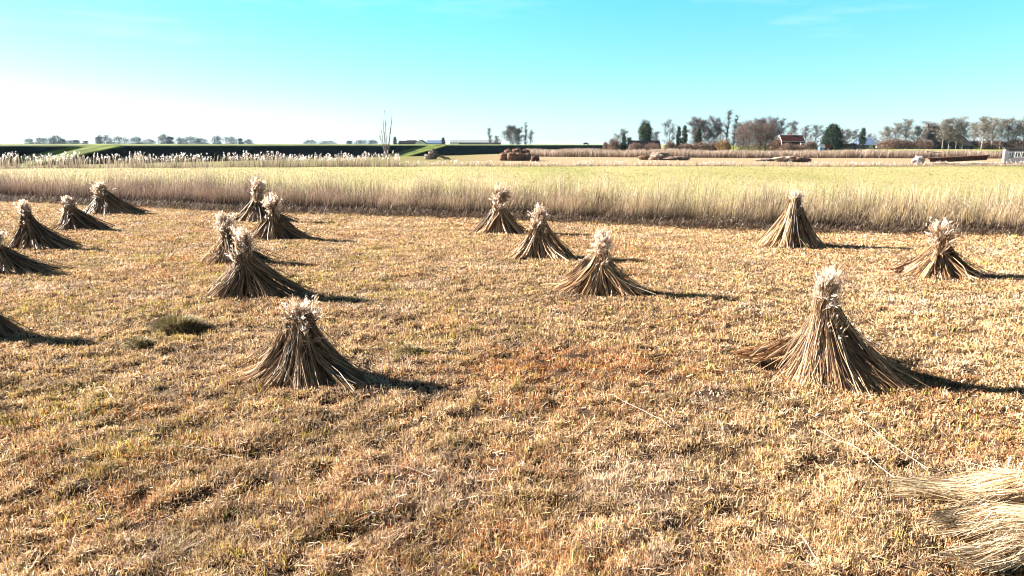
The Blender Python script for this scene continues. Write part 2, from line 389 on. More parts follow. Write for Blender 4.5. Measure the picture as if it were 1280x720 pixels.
# ------------------------------------------------------------------ dike with two ramps
P0 = C(-103, 134); P1 = C(40, 420); Ld = np.linalg.norm(P1 - P0); ud = (P1 - P0) / Ld; nd = C(ud[1], -ud[0])   # nd points to the camera side
TS, HC = math.tan(R(31)), 4.35
sv = np.concatenate([np.linspace(-.45 * Ld, 1.35 * Ld, 520)]); tv = np.concatenate([[-22, -12, -5, -1.5, 0], np.linspace(.5, 16, 48)])
SS, TV = np.meshgrid(sv, tv, indexing='ij')
def dikez(s, t):
    sh = HC - .45 * sst(t, -1.5, 3.0)
    z = np.where(t > 3.0, HC - .45 - (t - 3.0) * TS, sh)
    z = np.where(t < -5, HC - (-5 - t) * .3, z)
    for (s0, s1, w, tilt) in ramps:
        e = np.interp(s, [s0, s1], [-.6, HC - .2]); ok = (s > s0 - 8) & (s < s1)
        t0 = 3.0 + (HC - .45 - e) / TS
        r = np.where(t < t0 + w, e + (t0 + w - t) * math.tan(R(tilt)), e - (t - t0 - w) * TS)
        r = np.minimum(r, np.minimum(e + 1.25, HC - .1))
        z = np.where(ok, np.maximum(z, r), z)
    return z + .12 * (fbm(s, t * 2, 6, 95) - .5)
def s_at(px):                                   # where a column of the picture crosses the dike face
    k = (px - 640) / F; p = P0 + nd * -5
    u = (k * p[1] - p[0]) / (ud[0] - k * ud[1]); return u
ramps = [(s_at(-10), s_at(165), 2.4, 13), (s_at(478), s_at(560), 2.6, 12)]
tb = 3.0 + (HC - .45) / TS
ZD = dikez(SS, TV)
off = tb
XY = P0[None, None] + SS[..., None] * ud + (TV - off)[..., None] * nd
green = C(.08, .11, .03); pale = C(.20, .22, .09); face = C(.018, .024, .018)  # face turf far darker than the crest, its shade painted into the colour
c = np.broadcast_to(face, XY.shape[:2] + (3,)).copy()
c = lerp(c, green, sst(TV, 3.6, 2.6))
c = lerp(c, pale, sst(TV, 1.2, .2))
for (s0, s1, w, tilt) in ramps:
    e = np.interp(SS, [s0, s1], [-.6, HC - .2]); t0 = 3.0 + (HC - .45 - e) / TS
    on = ((SS > s0 - 8) & (SS < s1) & (TV > t0 - 2.3) & (TV < t0 + w + .3)).astype(float)
    q = (TV - (t0 - 1)) / (w + 1)
    c = lerp(c, C(.20, .25, .05), on)
    c = lerp(c, C(.12, .15, .05), on * (np.abs(q - .45) < .14))
nr, nc = SS.shape; i = np.arange(nr - 1)[:, None] * nc + np.arange(nc - 1)[None]
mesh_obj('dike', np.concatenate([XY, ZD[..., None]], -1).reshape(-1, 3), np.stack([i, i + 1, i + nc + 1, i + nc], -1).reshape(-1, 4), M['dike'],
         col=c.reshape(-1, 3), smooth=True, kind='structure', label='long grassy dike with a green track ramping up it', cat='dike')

# ------------------------------------------------------------------ reed stooks
def unit(v): return v / (np.linalg.norm(v, axis=-1, keepdims=True) + 1e-9)
STALK = np.array([(.44, .265, .135), (.60, .40, .225), (.26, .14, .07), (.74, .56, .38), (.12, .06, .035), (.07, .035, .025)])
PLUME = np.array([(.80, .68, .58), (.66, .50, .38), (.88, .80, .74), (.48, .33, .22)])
def bundle(parent, foot, waist, top, n=170, r0=.17, rw=.055, r1=.20, thick=.0045, sag=.5, seed=0, plumeL=.26, pdens=.6, name='bundle', tone=1.0, barbs=10, footc=1.35, floor=None, frag=.03, pal=None, wob=.13):
    """one tied reed bundle: stalks from foot through waist to top; seed heads are its sub-part"""
    foot, waist, top = (np.asarray(v, float) for v in (foot, waist, top))
    ax = unit(waist - foot); rad = unit(np.array([foot[0] - waist[0], foot[1] - waist[1], 0]) + 1e-6); tan = np.cross(rad, [0, 0, 1.])
    a = rng.uniform(0, 6.283, n); q = rng.random(n) ** .42
    o1 = np.cos(a) * q; o2 = np.sin(a) * q
    f0 = foot + tan * (o1 * r0 * 1.35)[:, None] + rad * (o2 * r0 * .8)[:, None] + np.array([0, 0, 1.]) * (np.abs(rng.normal(0, .02, n)))[:, None] + ax * rng.normal(0, frag, n)[:, None]
    w_ = waist + tan * (o1 * rw)[:, None] + np.cross(tan, ax) * (o2 * rw)[:, None]
    mid = f0 * (1 - .5) + w_ * .5; ctrl = mid + (np.array([waist[0], waist[1], mid[0, 2]]) - mid) * np.array([sag, sag, 0]) * .55
    d2 = unit(top - waist); e1 = unit(np.cross(d2, [.2, 1, .1])); e2 = np.cross(d2, e1)
    Lt = np.linalg.norm(top - waist) * (.2 + 1.0 * rng.random(n))
    spl = rng.normal(0, 1, (n, 2)) * r1 * (.35 + .65 * rng.random((n, 1)))
    ctrl = ctrl + rng.normal(0, wob * r0, (n, 3)) * np.array([1, 1, .3]); q1 = (Lt / (np.linalg.norm(top - waist) * 1.2))[:, None]; spl = spl * (.35 + 1.35 * q1)
    t_ = waist + (w_ - waist) * (1.6 - .9 * q1) + d2 * Lt[:, None] + e1 * spl[:, :1] + e2 * spl[:, 1:] + np.array([0, 0, -.04]) * rng.random((n, 1))
    tm = w_ + (t_ - w_) * .5 + d2 * .02
    loose = rng.random(n) < (.07 if floor is None else .012); f0 = np.where(loose[:, None], f0 + rng.normal(0, r0 * 1.3, (n, 3)) * np.array([1, 1, .2]), f0); ctrl = np.where(loose[:, None], ctrl + rng.normal(0, r0 * .7, (n, 3)), ctrl)
    f0[:, 2] = np.maximum(f0[:, 2], foot[2] - .04); ks = np.array([0, .35, .7])[:, None, None]
    bez = (1 - ks) ** 2 * f0 + 2 * ks * (1 - ks) * ctrl + ks ** 2 * w_
    P = np.concatenate([bez, w_[None], tm[None], t_[None]], 0).transpose(1, 0, 2)
    if floor is not None and n > 850: ph_ = random.uniform(0, 6); P[..., 1] += .07 * np.sin(P[..., 0] * 3.6 + ph_ + rng.normal(0, .5, (n, 1))); P[..., 2] += .035 * np.sin(P[..., 0] * 5 + ph_ + rng.normal(0, .5, (n, 1)))
    if floor is not None: P[..., 2] = np.maximum(P[..., 2], floor)
    rad_ = thick * rng.uniform(.6, 1.4, (n, 1)) * np.array([1.1, 1, 1, .9, .7, .5])[None]
    V, Q = tubes(P, rad_)
    cs = pick(STALK if pal is None else pal, n, [.24, .19, .21, .11, .15, .10] if pal is None else [.24, .24, .18, .16, .10, .08])[:, None] * tone * np.array([footc, 1.0, .95, .85, .95, 1.05])[None, :, None]
    c = np.repeat(cs[:, :, None], 3, 2).reshape(-1, 3)
    # dark hull added in place of inner stalks, blocks light between them
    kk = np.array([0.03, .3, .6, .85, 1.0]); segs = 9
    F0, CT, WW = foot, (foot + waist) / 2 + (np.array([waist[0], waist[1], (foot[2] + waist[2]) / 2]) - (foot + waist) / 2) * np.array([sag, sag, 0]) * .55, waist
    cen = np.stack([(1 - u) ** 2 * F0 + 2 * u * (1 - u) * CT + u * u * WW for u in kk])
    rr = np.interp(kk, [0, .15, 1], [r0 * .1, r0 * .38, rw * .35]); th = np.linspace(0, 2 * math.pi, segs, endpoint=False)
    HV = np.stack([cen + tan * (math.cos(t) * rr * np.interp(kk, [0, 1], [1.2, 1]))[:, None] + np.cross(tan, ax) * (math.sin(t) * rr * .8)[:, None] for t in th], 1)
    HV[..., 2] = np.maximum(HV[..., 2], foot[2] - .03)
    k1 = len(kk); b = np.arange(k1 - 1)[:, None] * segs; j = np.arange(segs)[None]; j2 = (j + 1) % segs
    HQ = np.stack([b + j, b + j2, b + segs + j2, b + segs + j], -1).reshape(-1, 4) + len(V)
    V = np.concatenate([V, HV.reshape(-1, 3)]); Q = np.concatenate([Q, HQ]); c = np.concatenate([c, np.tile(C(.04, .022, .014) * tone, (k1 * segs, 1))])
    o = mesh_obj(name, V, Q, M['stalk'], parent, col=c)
    m = rng.random(n) < pdens
    dd = unit(P[m, -1] - P[m, -2]); dd = unit(dd + np.array([.12, 0, 0]) + rng.normal(0, .10, dd.shape))
    pv, pq = plumes(P[m, -1] - dd * .08, dd, rng.uniform(.7, 1.3, m.sum()) * plumeL, .013 * (thick / .0045) ** .6, barbs)
    pc = np.repeat(pick(PLUME, m.sum()), barbs * 4, 0)
    sv_, sq_ = tubes(P[m][:, 3:], rad_[m][:, 3:] * 1.05 if len(rad_) == n else rad_[:, 3:])
    pq = np.concatenate([pq, sq_ + len(pv)]); pv = np.concatenate([pv, sv_]); pc = np.concatenate([pc, np.tile(C(.55, .42, .27), (len(sv_), 1))])
    mesh_obj('seed_heads', pv, pq, M['plume'], o, col=pc)
    return o

def stook(bx, by, apx, apy, lx, rx, label, nb=7, n=150, lean=None, extra=(), wfrac=.66, splay=.20, tone=1.0, dense=.6, wr=.10, ry=.55, plumeL=.30, thick=None, topd=None):
    p = at(bx, by); D = p[1]; sc = D / F / math.cos(PITCH) * 1.0
    g = float(hgt(p[0], p[1])); base = np.array([p[0], p[1] + ry * .8, g])
    a = at(bx, by); hz = zat(apx, apy, base[1]) - g
    ax_ = (apx - bx) * base[1] / F
    xl = (lx - bx) * D / F; xr = (rx - bx) * D / F
    root = empty('reed_stook', base, label=label, cat='reed stook', group='reed stooks on the mown field')
    waist0 = np.array([ax_ * .62 + random.gauss(0, .07), random.gauss(0, .05), hz * wfrac])
    th = thick or max(.0048, .00042 * D)
    for i in range(nb):
        ang = 2 * math.pi * (i + .7 * random.random()) / nb + .4
        ca, sa = math.cos(ang), math.sin(ang)
        fx = ca * (xr if ca > 0 else -xl) * random.uniform(.62, 1.12); fy = sa * ry * random.uniform(.9, 1.4)
        fz = float(hgt(base[0] + fx, base[1] + fy)) - g
        wst = waist0 + np.array([ca * wr * random.uniform(.4, 1.9), sa * wr * random.uniform(.4, 1.6), random.uniform(-.17, .06) * hz])
        if lean is None: tp = np.array([ax_, 0, hz])
        else: tp = np.array(lean) + waist0
        tl = random.uniform(.45, .92)
        tp = wst + (tp - wst) * tl + np.array([random.gauss(0, .07), random.gauss(0, .05), 0]) + np.array([-ca * .18, -sa * .16, 0]) * splay * 3.2 * random.uniform(.2, 1.6)
        bundle(root, (fx, fy, fz), wst, tp, n=int(n * random.uniform(.6, 1.25)), thick=th, r1=splay * .46, plumeL=plumeL, pdens=dense * .7, tone=tone * random.uniform(.6, 1.4), r0=random.uniform(.16, .30), sag=random.uniform(.25, .85), rw=random.uniform(.065, .125))
    for i in range(2 + (nb > 8)):                   # bundles that slumped outwards at the foot
        ang = random.uniform(-2.9, -.25); ca, sa = math.cos(ang), math.sin(ang)
        fx = ca * (xr if ca > 0 else -xl) * random.uniform(.75, 1.12); fy = sa * ry * random.uniform(1.2, 1.6)
        wst = np.array([ax_ * .4 + ca * .22, sa * .2, hz * random.uniform(.38, .52)])
        tp = wst + np.array([ax_ * .3 - ca * .12 + random.gauss(0, .1), .05, hz * random.uniform(.12, .25)])
        bundle(root, (fx, fy, float(hgt(base[0] + fx, base[1] + fy)) - g + .03), wst, tp, n=int(n * .8), thick=th, r1=splay * .5, plumeL=plumeL, pdens=dense * .35, tone=tone * random.uniform(1.0, 1.6), r0=random.uniform(.20, .28), sag=random.uniform(-.1, .6), rw=.09, frag=.06)
    for i in range(5):                              # bundles standing inside the ring
        ang = 2 * math.pi * (i + random.random() * .6) / 5; ca, sa = math.cos(ang), math.sin(ang)
        fx = ca * (xr if ca > 0 else -xl) * .55; fy = sa * ry * .6; wst = waist0 + np.array([ca * .05, sa * .05, random.uniform(-.2, 0)])
        tp = waist0 + (np.array([ax_, 0, hz]) - waist0) * random.uniform(.6, 1.0)
        bundle(root, (fx, fy, float(hgt(base[0] + fx, base[1] + fy)) - g), wst, tp, n=int(n * .6), thick=th, r1=splay * .35, plumeL=plumeL, pdens=dense * .7, tone=tone * .8, r0=.26, sag=.8, rw=.07)
    for (f, w_, t_, kw) in extra:
        bundle(root, f, w_, t_, thick=th, tone=tone, **kw)
    return root

ST = [
 # base x,y  apex x,y  left, right foot   label
 (372, 482, 372, 388, 302, 470, 'short brown reed stook with ragged flat top, nearest stook on the left half', dict(nb=10, n=400, splay=0.3, wfrac=0.82, dense=0.035, ry=.6, tone=.75, wr=0.2, thick=0.0042)),
 (1052, 482, 1040, 346, 992, 1150, 'tall pointed reed stook with a fallen bundle at its left foot, nearest on the right', dict(nb=11, n=400, splay=.16, wfrac=0.74, dense=0.091, ry=.6, wr=0.1, thick=0.0042)),
 (750, 368, 753, 294, 700, 806, 'pointed reed stook alone in the middle of the field with its white plumed tip upright', dict(nb=9, n=220, splay=.16, wfrac=0.70, dense=0.182)),
 (678, 323, 673, 262, 633, 722, 'reed stook with a small crown of plumes, just before the fan topped stook', dict(nb=9, n=190, splay=.2, wfrac=0.70, dense=0.196)),
 (626, 292, 626, 236, 593, 662, 'reed stook by the ditch left of centre with plumes fanned out to the right', dict(nb=8, n=180, splay=.3, wfrac=0.74, dense=0.280)),
 (993, 309, 996, 240, 958, 1034, 'tall narrow teepee shaped reed stook against the ditch reeds on the right', dict(nb=10, n=190, splay=.12, wfrac=0.82, dense=0.098, ry=.7, wr=0.14)),
 (1178, 347, 1180, 282, 1132, 1236, 'low reed stook at the right edge with loose pale reeds spilling to its left', dict(nb=9, n=200, splay=.34, wfrac=0.63, dense=0.126)),
 (306, 371, 302, 292, 262, 380, 'broad reed stook with grey stalks, in front of the leaning stook on the left', dict(nb=11, n=220, splay=.15, wfrac=0.68, dense=0.154, tone=.66)),
 (290, 328, 276, 272, 266, 330, 'reed stook leaning left right behind the broad grey stalked one', dict(nb=7, n=190, splay=.18, wfrac=0.68, dense=0.315, tone=.66)),
 (345, 299, 339, 248, 315, 386, 'white tufted reed stook with long dark right slope, second furthest of left cluster', dict(nb=9, n=190, splay=.2, wfrac=0.70, dense=0.266, tone=.66)),
 (318, 277, 322, 228, 288, 366, 'furthest reed stook of the left cluster, with plumes down its whole left side', dict(nb=8, n=190, splay=.26, wfrac=0.66, dense=0.420, tone=.66)),
 (134, 267, 124, 232, 102, 178, 'reed stook with a wide fringe of white plumes, beside the brown bank at far left', dict(nb=10, n=180, splay=.3, wfrac=0.80, dense=0.280, tone=.62, wr=0.2)),
 (92, 287, 83, 250, 68, 130, 'small dark reed stook between the fringed one and the sharply pointed one', dict(nb=8, n=180, splay=.16, wfrac=0.76, dense=0.175, tone=.62, wr=0.16)),
 (42, 311, 28, 256, 6, 92, 'sharply pointed dark reed stook near the left edge', dict(nb=9, n=200, splay=.13, wfrac=0.76, dense=0.126, tone=.62)),
 (2, 342, -18, 290, -50, 62, 'dark reed stook cut by the left edge, only its right slope in view', dict(nb=9, n=200, splay=.15, wfrac=0.74, dense=0.140, tone=.62)),
 (-52, 424, -60, 330, -110, 12, 'reed stook just outside the left edge with its foot and dark shadow reaching in', dict(nb=9, n=200, splay=.15, wfrac=0.74, dense=0.140, tone=.62)),
]
for s in ST: stook(*s[:7], **s[7])

def lying(px0, py0, px1, py1, label, n=420, r=.16, seed=0, tone=1.2, lift=.14, r1=.16, dens=.3, h1=.16, thick=.005, frag=.10, pal=None, wob=.13, footc=1.2, group='loose reed bundles lying on the stubble'):
    a = at(px0, py0); b = at(px1, py1); ga = float(hgt(a[0], a[1])); L = b - a
    root = empty('reed_bundle', (a[0], a[1], ga), label=label, cat='reed bundle', group=group)
    d = np.array([L[0], L[1], 0]); gb = float(hgt(b[0], b[1])) - ga
    bundle(root, (0, 0, lift), d * .6 + np.array([0, 0, h1 + gb * .6]), d + np.array([0, 0, h1 * .8 + gb]), n=n, r0=r, rw=r * .62, r1=r1, thick=thick, sag=0, pdens=dens, tone=tone, name='stalks', floor=min(gb, 0) + .02, frag=frag, pal=pal, wob=wob, footc=footc)
lying(936, 458, 1012, 446, 'short fallen reed bundle with a dark hollow end, left of the tall pointed stook', r=.32, tone=1.35, n=800, frag=.08, lift=.26, h1=.34, r1=.12)
lying(1112, 474, 1058, 452, 'reed bundle slumped at the front foot of the tall pointed stook, its cut ends splayed', r=.26, n=460, tone=1.5, lift=.2, h1=.4)
lying(1032, 470, 1062, 444, 'reed bundle slumped left of the other one at the foot of the tall pointed stook', r=.26, n=460, tone=1.4, lift=.2, h1=.4)
lying(712, 352, 742, 340, 'pale reed bundle propped on the left side of the middle stook', r=.16, n=240, h1=.5, thick=.007)
lying(1118, 342, 1172, 326, 'pale loose reed bundle lying against the left of the low right stook', r=.14, n=240, h1=.35, thick=.007, tone=1.3)
PALE = np.array([(1.3, 1.06, .76), (1.2, .92, .60), (1.34, 1.14, .86), (1.05, .76, .46), (.5, .3, .16), (.85, .6, .36)])
G = 'pale reed bundles heaped in the bottom right corner'
K_ = dict(tone=1.1, thick=.003, frag=.3, pal=PALE, wob=.8, footc=.55, group=G)
lying(1188, 622, 1400, 620, 'uppermost pale bundle of the heap in the bottom right corner', n=2000, r=.19, r1=.25, h1=.22, dens=.08, **K_)
lying(1204, 652, 1300, 624, 'short brownish bundle crossing under the uppermost pale one of the corner heap', n=900, r=.13, r1=.2, h1=.10, **{**K_, 'tone': .7, 'footc': .4})
lying(1228, 666, 1430, 654, 'middle pale bundle of the corner heap, just below the dark gap', n=1900, r=.17, r1=.25, h1=.16, **K_)
lying(1250, 704, 1410, 674, 'lowest bundle of the corner heap, fraying and sagging down towards the frame corner', n=1700, r=.17, r1=.25, h1=.08, **{**K_, 'tone': .85})

# single long reeds dropped on the stubble
for k, (pts, lab) in enumerate([
    ([(1068, 522), (1110, 556), (1158, 588)], 'long straight pale reed pointing at the heap in the bottom right corner'),
    ([(1020, 540), (1070, 568), (1120, 602)], 'long pale reed lying just left of the one that points at the heap'),
    ([(742, 494), (790, 512), (838, 540)], 'curved pale reed on the stubble below the rust red patch'),
    ([(208, 562), (250, 566), (304, 574)], 'thin pale reed lying across the stubble at lower left'),
    ([(118, 488), (130, 492), (143, 506)], 'short bent white reed on the stubble left of the nearest left stook'),
    ([(998, 672), (1010, 692), (1022, 712)], 'pale reed at the bottom edge left of the heap'),
    ([(452, 596), (492, 590), (540, 600)], 'faint curved reed on the stubble at lower centre')]):
    q = np.array([at(*p) for p in pts]); u = np.linspace(0, 1, 9)[:, None]
    P = (1 - u) ** 2 * q[0] + 2 * u * (1 - u) * (2 * q[1] - (q[0] + q[2]) / 2) + u * u * q[2]
    P[:, 2] = hgt(P[:, 0], P[:, 1]) + .075 + .03 * np.sin(u[:, 0] * 3.1)
    c0 = P[0].copy(); V, Q = tubes((P - c0)[None], np.full((1, 9), .0036), 5)
    o = mesh_obj('reed_stalk', V, Q, M['stalk'], col=np.tile(C(.72, .60, .48), (len(V), 1)), label=lab, cat='reed', group='single reeds dropped on the stubble'); o.location = c0

# tussocks
def tussock(px, py, r, h, label, n=900, dark=1.0):
    p = at(px, py); g = float(hgt(p[0], p[1])); a = rng.uniform(0, 6.28, n); q = np.sqrt(rng.random(n)) * r
    x = q * np.cos(a) * 1.5; y = q * np.sin(a) * .7; z = h * (1 - (q / r) ** 2) * .55
    az = a + rng.normal(0, .6, n); tl = np.clip(.35 + q / r * .9 + rng.normal(0, .2, n), 0, 1.5); L = h * rng.uniform(.5, .9, n)
    P0_ = np.stack([x, y, z * .6], 1); D_ = np.stack([np.cos(az) * np.sin(tl), np.sin(az) * np.sin(tl), np.cos(tl)], 1)
    P1_ = P0_ + D_ * L[:, None] * .6 + C(0, 0, .03); P2_ = P0_ + D_ * L[:, None]
    V, Q = ribbons(np.stack([P0_, P1_, P2_], 1), np.tile(np.array([[.009, .008, .003]]), (n, 1)), np.stack([-np.sin(az), np.cos(az), np.zeros(n)], 1))
    c = pick(np.array([(.40, .34, .12), (.30, .22, .10), (.16, .12, .06), (.50, .40, .24)]), n) * dark
    o = mesh_obj('grass_tussock', V, Q, M['straw'], col=np.repeat(c, 6, 0), label=label, cat='grass tussock'); o.location = (p[0], p[1], g - .02)
tussock(224, 412, .42, .42, 'domed olive grass tussock with a dark shaded side, left of centre in the stubble', 1600, .8)
tussock(176, 434, .2, .24, 'small grey brown tussock below and left of the domed olive one', 600, .9)
tussock(514, 444, .22, .2, 'low yellow green tuft to the right of the nearest left stook', 600)
tussock(917, 443, .10, .18, 'tiny dark clod of grass left of the fallen bundle', 400, .35)

# ------------------------------------------------------------------ trees
TREEW = {}
def grow_tree(h, spread, seed, n1=16, n2=7, n3=9, upr=.9, base=.13, tw=.035, twl=1.5, stems=1):
    rd = random.Random(seed); paths = {0: [], 1: [], 2: []}
    def path(p, d, L, r0, r1, bend, up):
        pts = [p]; d = unit(np.array(d)); cur = np.array(p)
        for i in range(5):
            d = unit(d + np.array([rd.gauss(0, bend), rd.gauss(0, bend), rd.gauss(0, bend * .6) + up]))
            cur = cur + d * L / 5; pts.append(cur)
        return np.array(pts), np.linspace(r0, r1, 6)
    for sidx in range(stems):
        a0 = rd.random() * 6.28; ln = 0 if sidx == 0 else rd.uniform(.10, .34)
        hh = h * (1 if sidx == 0 else rd.uniform(.45, .9))
        tr = path((rd.gauss(0, .25) if stems > 1 else 0, rd.gauss(0, .25) if stems > 1 else 0, -.3), (math.cos(a0) * ln, math.sin(a0) * ln, 1), hh * .95, h * .012 / (1 if stems == 1 else 1.6), h * .003, .022, .02)
        paths[0].append(tr)
        for i in range(n1):
            f = base + (1 - base) * (i + rd.random()) / n1 * .98; ii = min(4, int(f * 5)); q = f * 5 - ii
            p = tr[0][ii] * (1 - q) + tr[0][ii + 1] * q; a = rd.random() * 6.28
            L = h * spread * (1.15 - f * .75) * rd.uniform(.6, 1.15) * (1 if f > .3 else .8)
            b = path(p, (math.cos(a), math.sin(a), upr + rd.uniform(-.1, .3)), L, h * .006, h * .0015, .12, .035)
            paths[1].append(b)
            for j in range(n2):
                g = rd.uniform(.25, 1.0); jj = min(4, int(g * 5)); p2 = b[0][jj] + (b[0][jj + 1] - b[0][jj]) * (g * 5 - jj); a2 = rd.random() * 6.28
                c_ = path(p2, (math.cos(a2), math.sin(a2), rd.uniform(.3, 1.5)), L * rd.uniform(.35, .65), h * .0028, tw * .5, .22, .05)
                paths[1].append(c_)
                for k in range(n3):
                    g = rd.uniform(.2, 1.0); jj = min(4, int(g * 5)); p3 = c_[0][jj]; a3 = rd.random() * 6.28
                    paths[2].append(path(p3, (math.cos(a3), math.sin(a3), rd.uniform(.2, 1.6)), rd.uniform(.8, 1.9) * twl * h * .05, tw, tw * .4, .3, .04))
    return paths
def tree_proto(name, h, spread, seed, tcol, ccol, tw=.035, **k):
    P = grow_tree(h, spread, seed, tw=tw, **k)
    root = empty(name, (0, 0, 0))
    f = lambda L: (np.stack([a for a, b in L]), np.stack([b for a, b in L]))
    A, B = f(P[0]); V, Q = tubes(A, B, 6)
    mesh_obj('trunk', V, Q, M['bark'], root, col=np.tile(tcol, (len(V), 1)))
    A, B = f(P[1]); V, Q = tubes(A, B, 3); c = np.tile(tcol * .9, (len(V), 1))
    A, B = f(P[2]); V2, Q2 = tubes(A, B, 3); c2 = np.repeat(ccol * rng.uniform(.7, 1.3, (len(A), 1)), 18, 0)
    mesh_obj('crown', np.concatenate([V, V2]), np.concatenate([Q, Q2 + len(V)]), M['twig'], root, col=np.concatenate([c, c2]))
    TREEW.setdefault(name, []).append(2 * float(np.percentile(np.linalg.norm(A[:, -1, :2], axis=1), 93))); root['w'] = 2 * float(np.percentile(np.linalg.norm(A[:, -1, :2], axis=1), 93)); root['h'] = float(max(A[..., 2].max(), B.max())); return root
def leafy_proto(name, h, wid, seed, colr, profile, n=9000, ls=.28, trunk=True, holes=.35, tcol=C(.09, .07, .06), nm='crown'):
    """leaf clumps through the crown's volume"""
    root = empty(name, (0, 0, 0))
    r_ = np.random.default_rng(seed)
    cl = int(n / 45); zc = r_.random(cl); prof = np.interp(zc, [p[0] for p in profile], [p[1] for p in profile])
    a = r_.uniform(0, 6.28, cl); q = np.sqrt(r_.random(cl)) ** .7 * prof * wid / 2
    cen = np.stack([q * np.cos(a), q * np.sin(a), h * (.04 + .94 * zc)], 1)
    cc = np.repeat(cen, 45, 0) + r_.normal(0, 1, (cl * 45, 3)) * (wid * .075 + ls * .5) * np.array([1, 1, .9])
    n = len(cc); d1 = unit(r_.normal(size=(n, 3))); d2 = unit(np.cross(d1, r_.normal(size=(n, 3))))
    s = ls * r_.uniform(.5, 1.2, (n, 1))
    V = np.stack([cc - d1 * s, cc + d2 * s * .45, cc + d1 * s, cc - d2 * s * .45], 1).reshape(-1, 3)
    V[:, 2] = np.maximum(V[:, 2], .02)
    c = np.repeat(colr * np.repeat(r_.uniform(.6, 1.4, (cl, 1)), 45, 0) * r_.uniform(.7, 1.3, (n, 1)), 4, 0)
    mesh_obj(nm, V, np.arange(n * 4).reshape(-1, 4), M['leaf'], root, col=c)
    if trunk:
        k = np.linspace(0, 1, 6); P = np.stack([.02 * h * np.sin(k * 3), 0 * k, k * h * .85 - .2], 1)[None]
        V, Q = tubes(P, (np.linspace(.03, .008, 6) * h)[None] * .8, 6); mesh_obj('trunk', V, Q, M['bark'], root, col=np.tile(tcol, (len(V), 1)))
    root['h'] = h; return root
BK = C(.14, .12, .10); TWG = C(.17, .14, .14)
PROTO = {}
PROTO['bareA'] = [tree_proto('bare_tree', 18, .50, s, BK, TWG, tw=.034, n1=22, n2=9, n3=14) for s in (1, 2, 3)]
PROTO['bareS'] = [tree_proto('bare_tree', 18, .46, s, BK * .8, TWG * .8, tw=.036, n1=14, n2=7, n3=9, upr=.8, base=.25) for s in (4, 5)]
PROTO['popl'] = [tree_proto('bare_tree', 18, .44, s, C(.26, .23, .19), C(.25, .22, .19), tw=.036, upr=1.7, n1=20, n2=7, n3=8, base=.15) for s in (6, 7, 8)]
PROTO['thin'] = [tree_proto('bare_tree', 18, .13, s, BK, TWG, tw=.05, upr=1.5, n1=14, n2=5, n3=6, base=.15) for s in (9, 10)]
PROTO['willow'] = [leafy_proto('willow', 13, 14, s, c_, [(0, .7), (.3, .98), (.55, 1), (.8, .8), (1, .3)], 26000, .17, True) for s, c_ in ((12, C(.26, .155, .105)), (13, C(.16, .10, .08)))]
PROTO['ivy'] = [leafy_proto('ivy_clad_tree', 12, 2.6, 20, C(.025, .045, .02), [(0, .7), (.4, 1), (.8, .6), (1, .15)], 4500, .25)]
PROTO['ever'] = [leafy_proto('evergreen_tree', 13, 9, 21, C(.02, .04, .02), [(0, .8), (.3, 1), (.7, .75), (1, .15)], 15000, .35)]
PROTO['everT'] = [leafy_proto('evergreen_tree', 15, 5.5, 22, C(.03, .055, .02), [(0, .5), (.3, .7), (.6, .95), (.85, 1), (1, .4)], 11000, .3)]
PROTO['bush'] = [leafy_proto('bare_bush', 4, 7, 23, C(.20, .12, .09), [(0, 1), (.5, .95), (1, .4)], 6000, .22, False), ]
PROTO['orange'] = [leafy_proto('willow_bush', 4, 6, 24, C(.26, .15, .05), [(0, 1), (.5, .95), (1, .4)], 6000, .22, False)]
PROTO['hazy'] = [leafy_proto('distant_tree', 16, w, s, C(.05, .06, .07), p, 2600, .7, True) for w, s, p in
                 ((15, 25, [(0, .8), (.4, 1), (.8, .8), (1, .3)]), (22, 26, [(0, .9), (.5, 1), (1, .5)]), (9, 27, [(0, .5), (.5, 1), (1, .3)]))]
used = set()
def plant(kind, px, top, D, label, wpx=None, group='trees along the horizon', idx=None, natw=None):
    pr = PROTO[kind]; p = pr[(idx if idx is not None else len(used)) % len(pr)]
    x, y = atd(px, D); g = float(hgt(x, y)); hh = zat(px, top, D) - g; s = hh / p['h']
    sw = s if wpx is None else (wpx * (1.0 if kind == 'hazy' else 1.3 if kind == 'popl' else 1.2) * D / F) / (p['w'] if 'w' in p else natw)
    rz = random.random() * 6.28
    if p.name not in used:
        used.add(p.name); o = p; o.location = (x, y, g); o.rotation_euler = (0, 0, rz); o.scale = (sw, sw, s)
    else:
        used.add(p.name + str(len(used))); o = copy_tree(p, (x, y, g), rz, (sw, sw, s))
    props(o, label, {'willow': 'willow', 'bush': 'bush', 'orange': 'bush'}.get(kind, 'tree'), group)
    return o
ordn = ['first', 'second', 'third', 'fourth', 'fifth', 'sixth', 'seventh', 'eighth', 'ninth', 'tenth', 'eleventh', 'twelfth', 'thirteenth', 'fourteenth', 'fifteenth', 'sixteenth', 'seventeenth', 'eighteenth', 'nineteenth', 'twentieth',
        'twenty first', 'twenty second', 'twenty third', 'twenty fourth', 'twenty fifth', 'twenty sixth', 'twenty seventh', 'twenty eighth']
# multi-stemmed sapling before the dike
saps = tree_proto('multistem_tree', 17, .10, 77, C(.20, .16, .14), C(.30, .24, .22), tw=.022, upr=2.6, n1=6, n2=2, n3=2, base=.1, stems=7)
x, y = atd(483, 215); saps.location = (x, y, float(hgt(x, y))); sv_ = (zat(483, 133, 215) - saps.location.z) / 17; saps.scale = (sv_, sv_, sv_)
props(saps, 'thin many stemmed bare tree standing alone in front of the dark dike', 'tree')
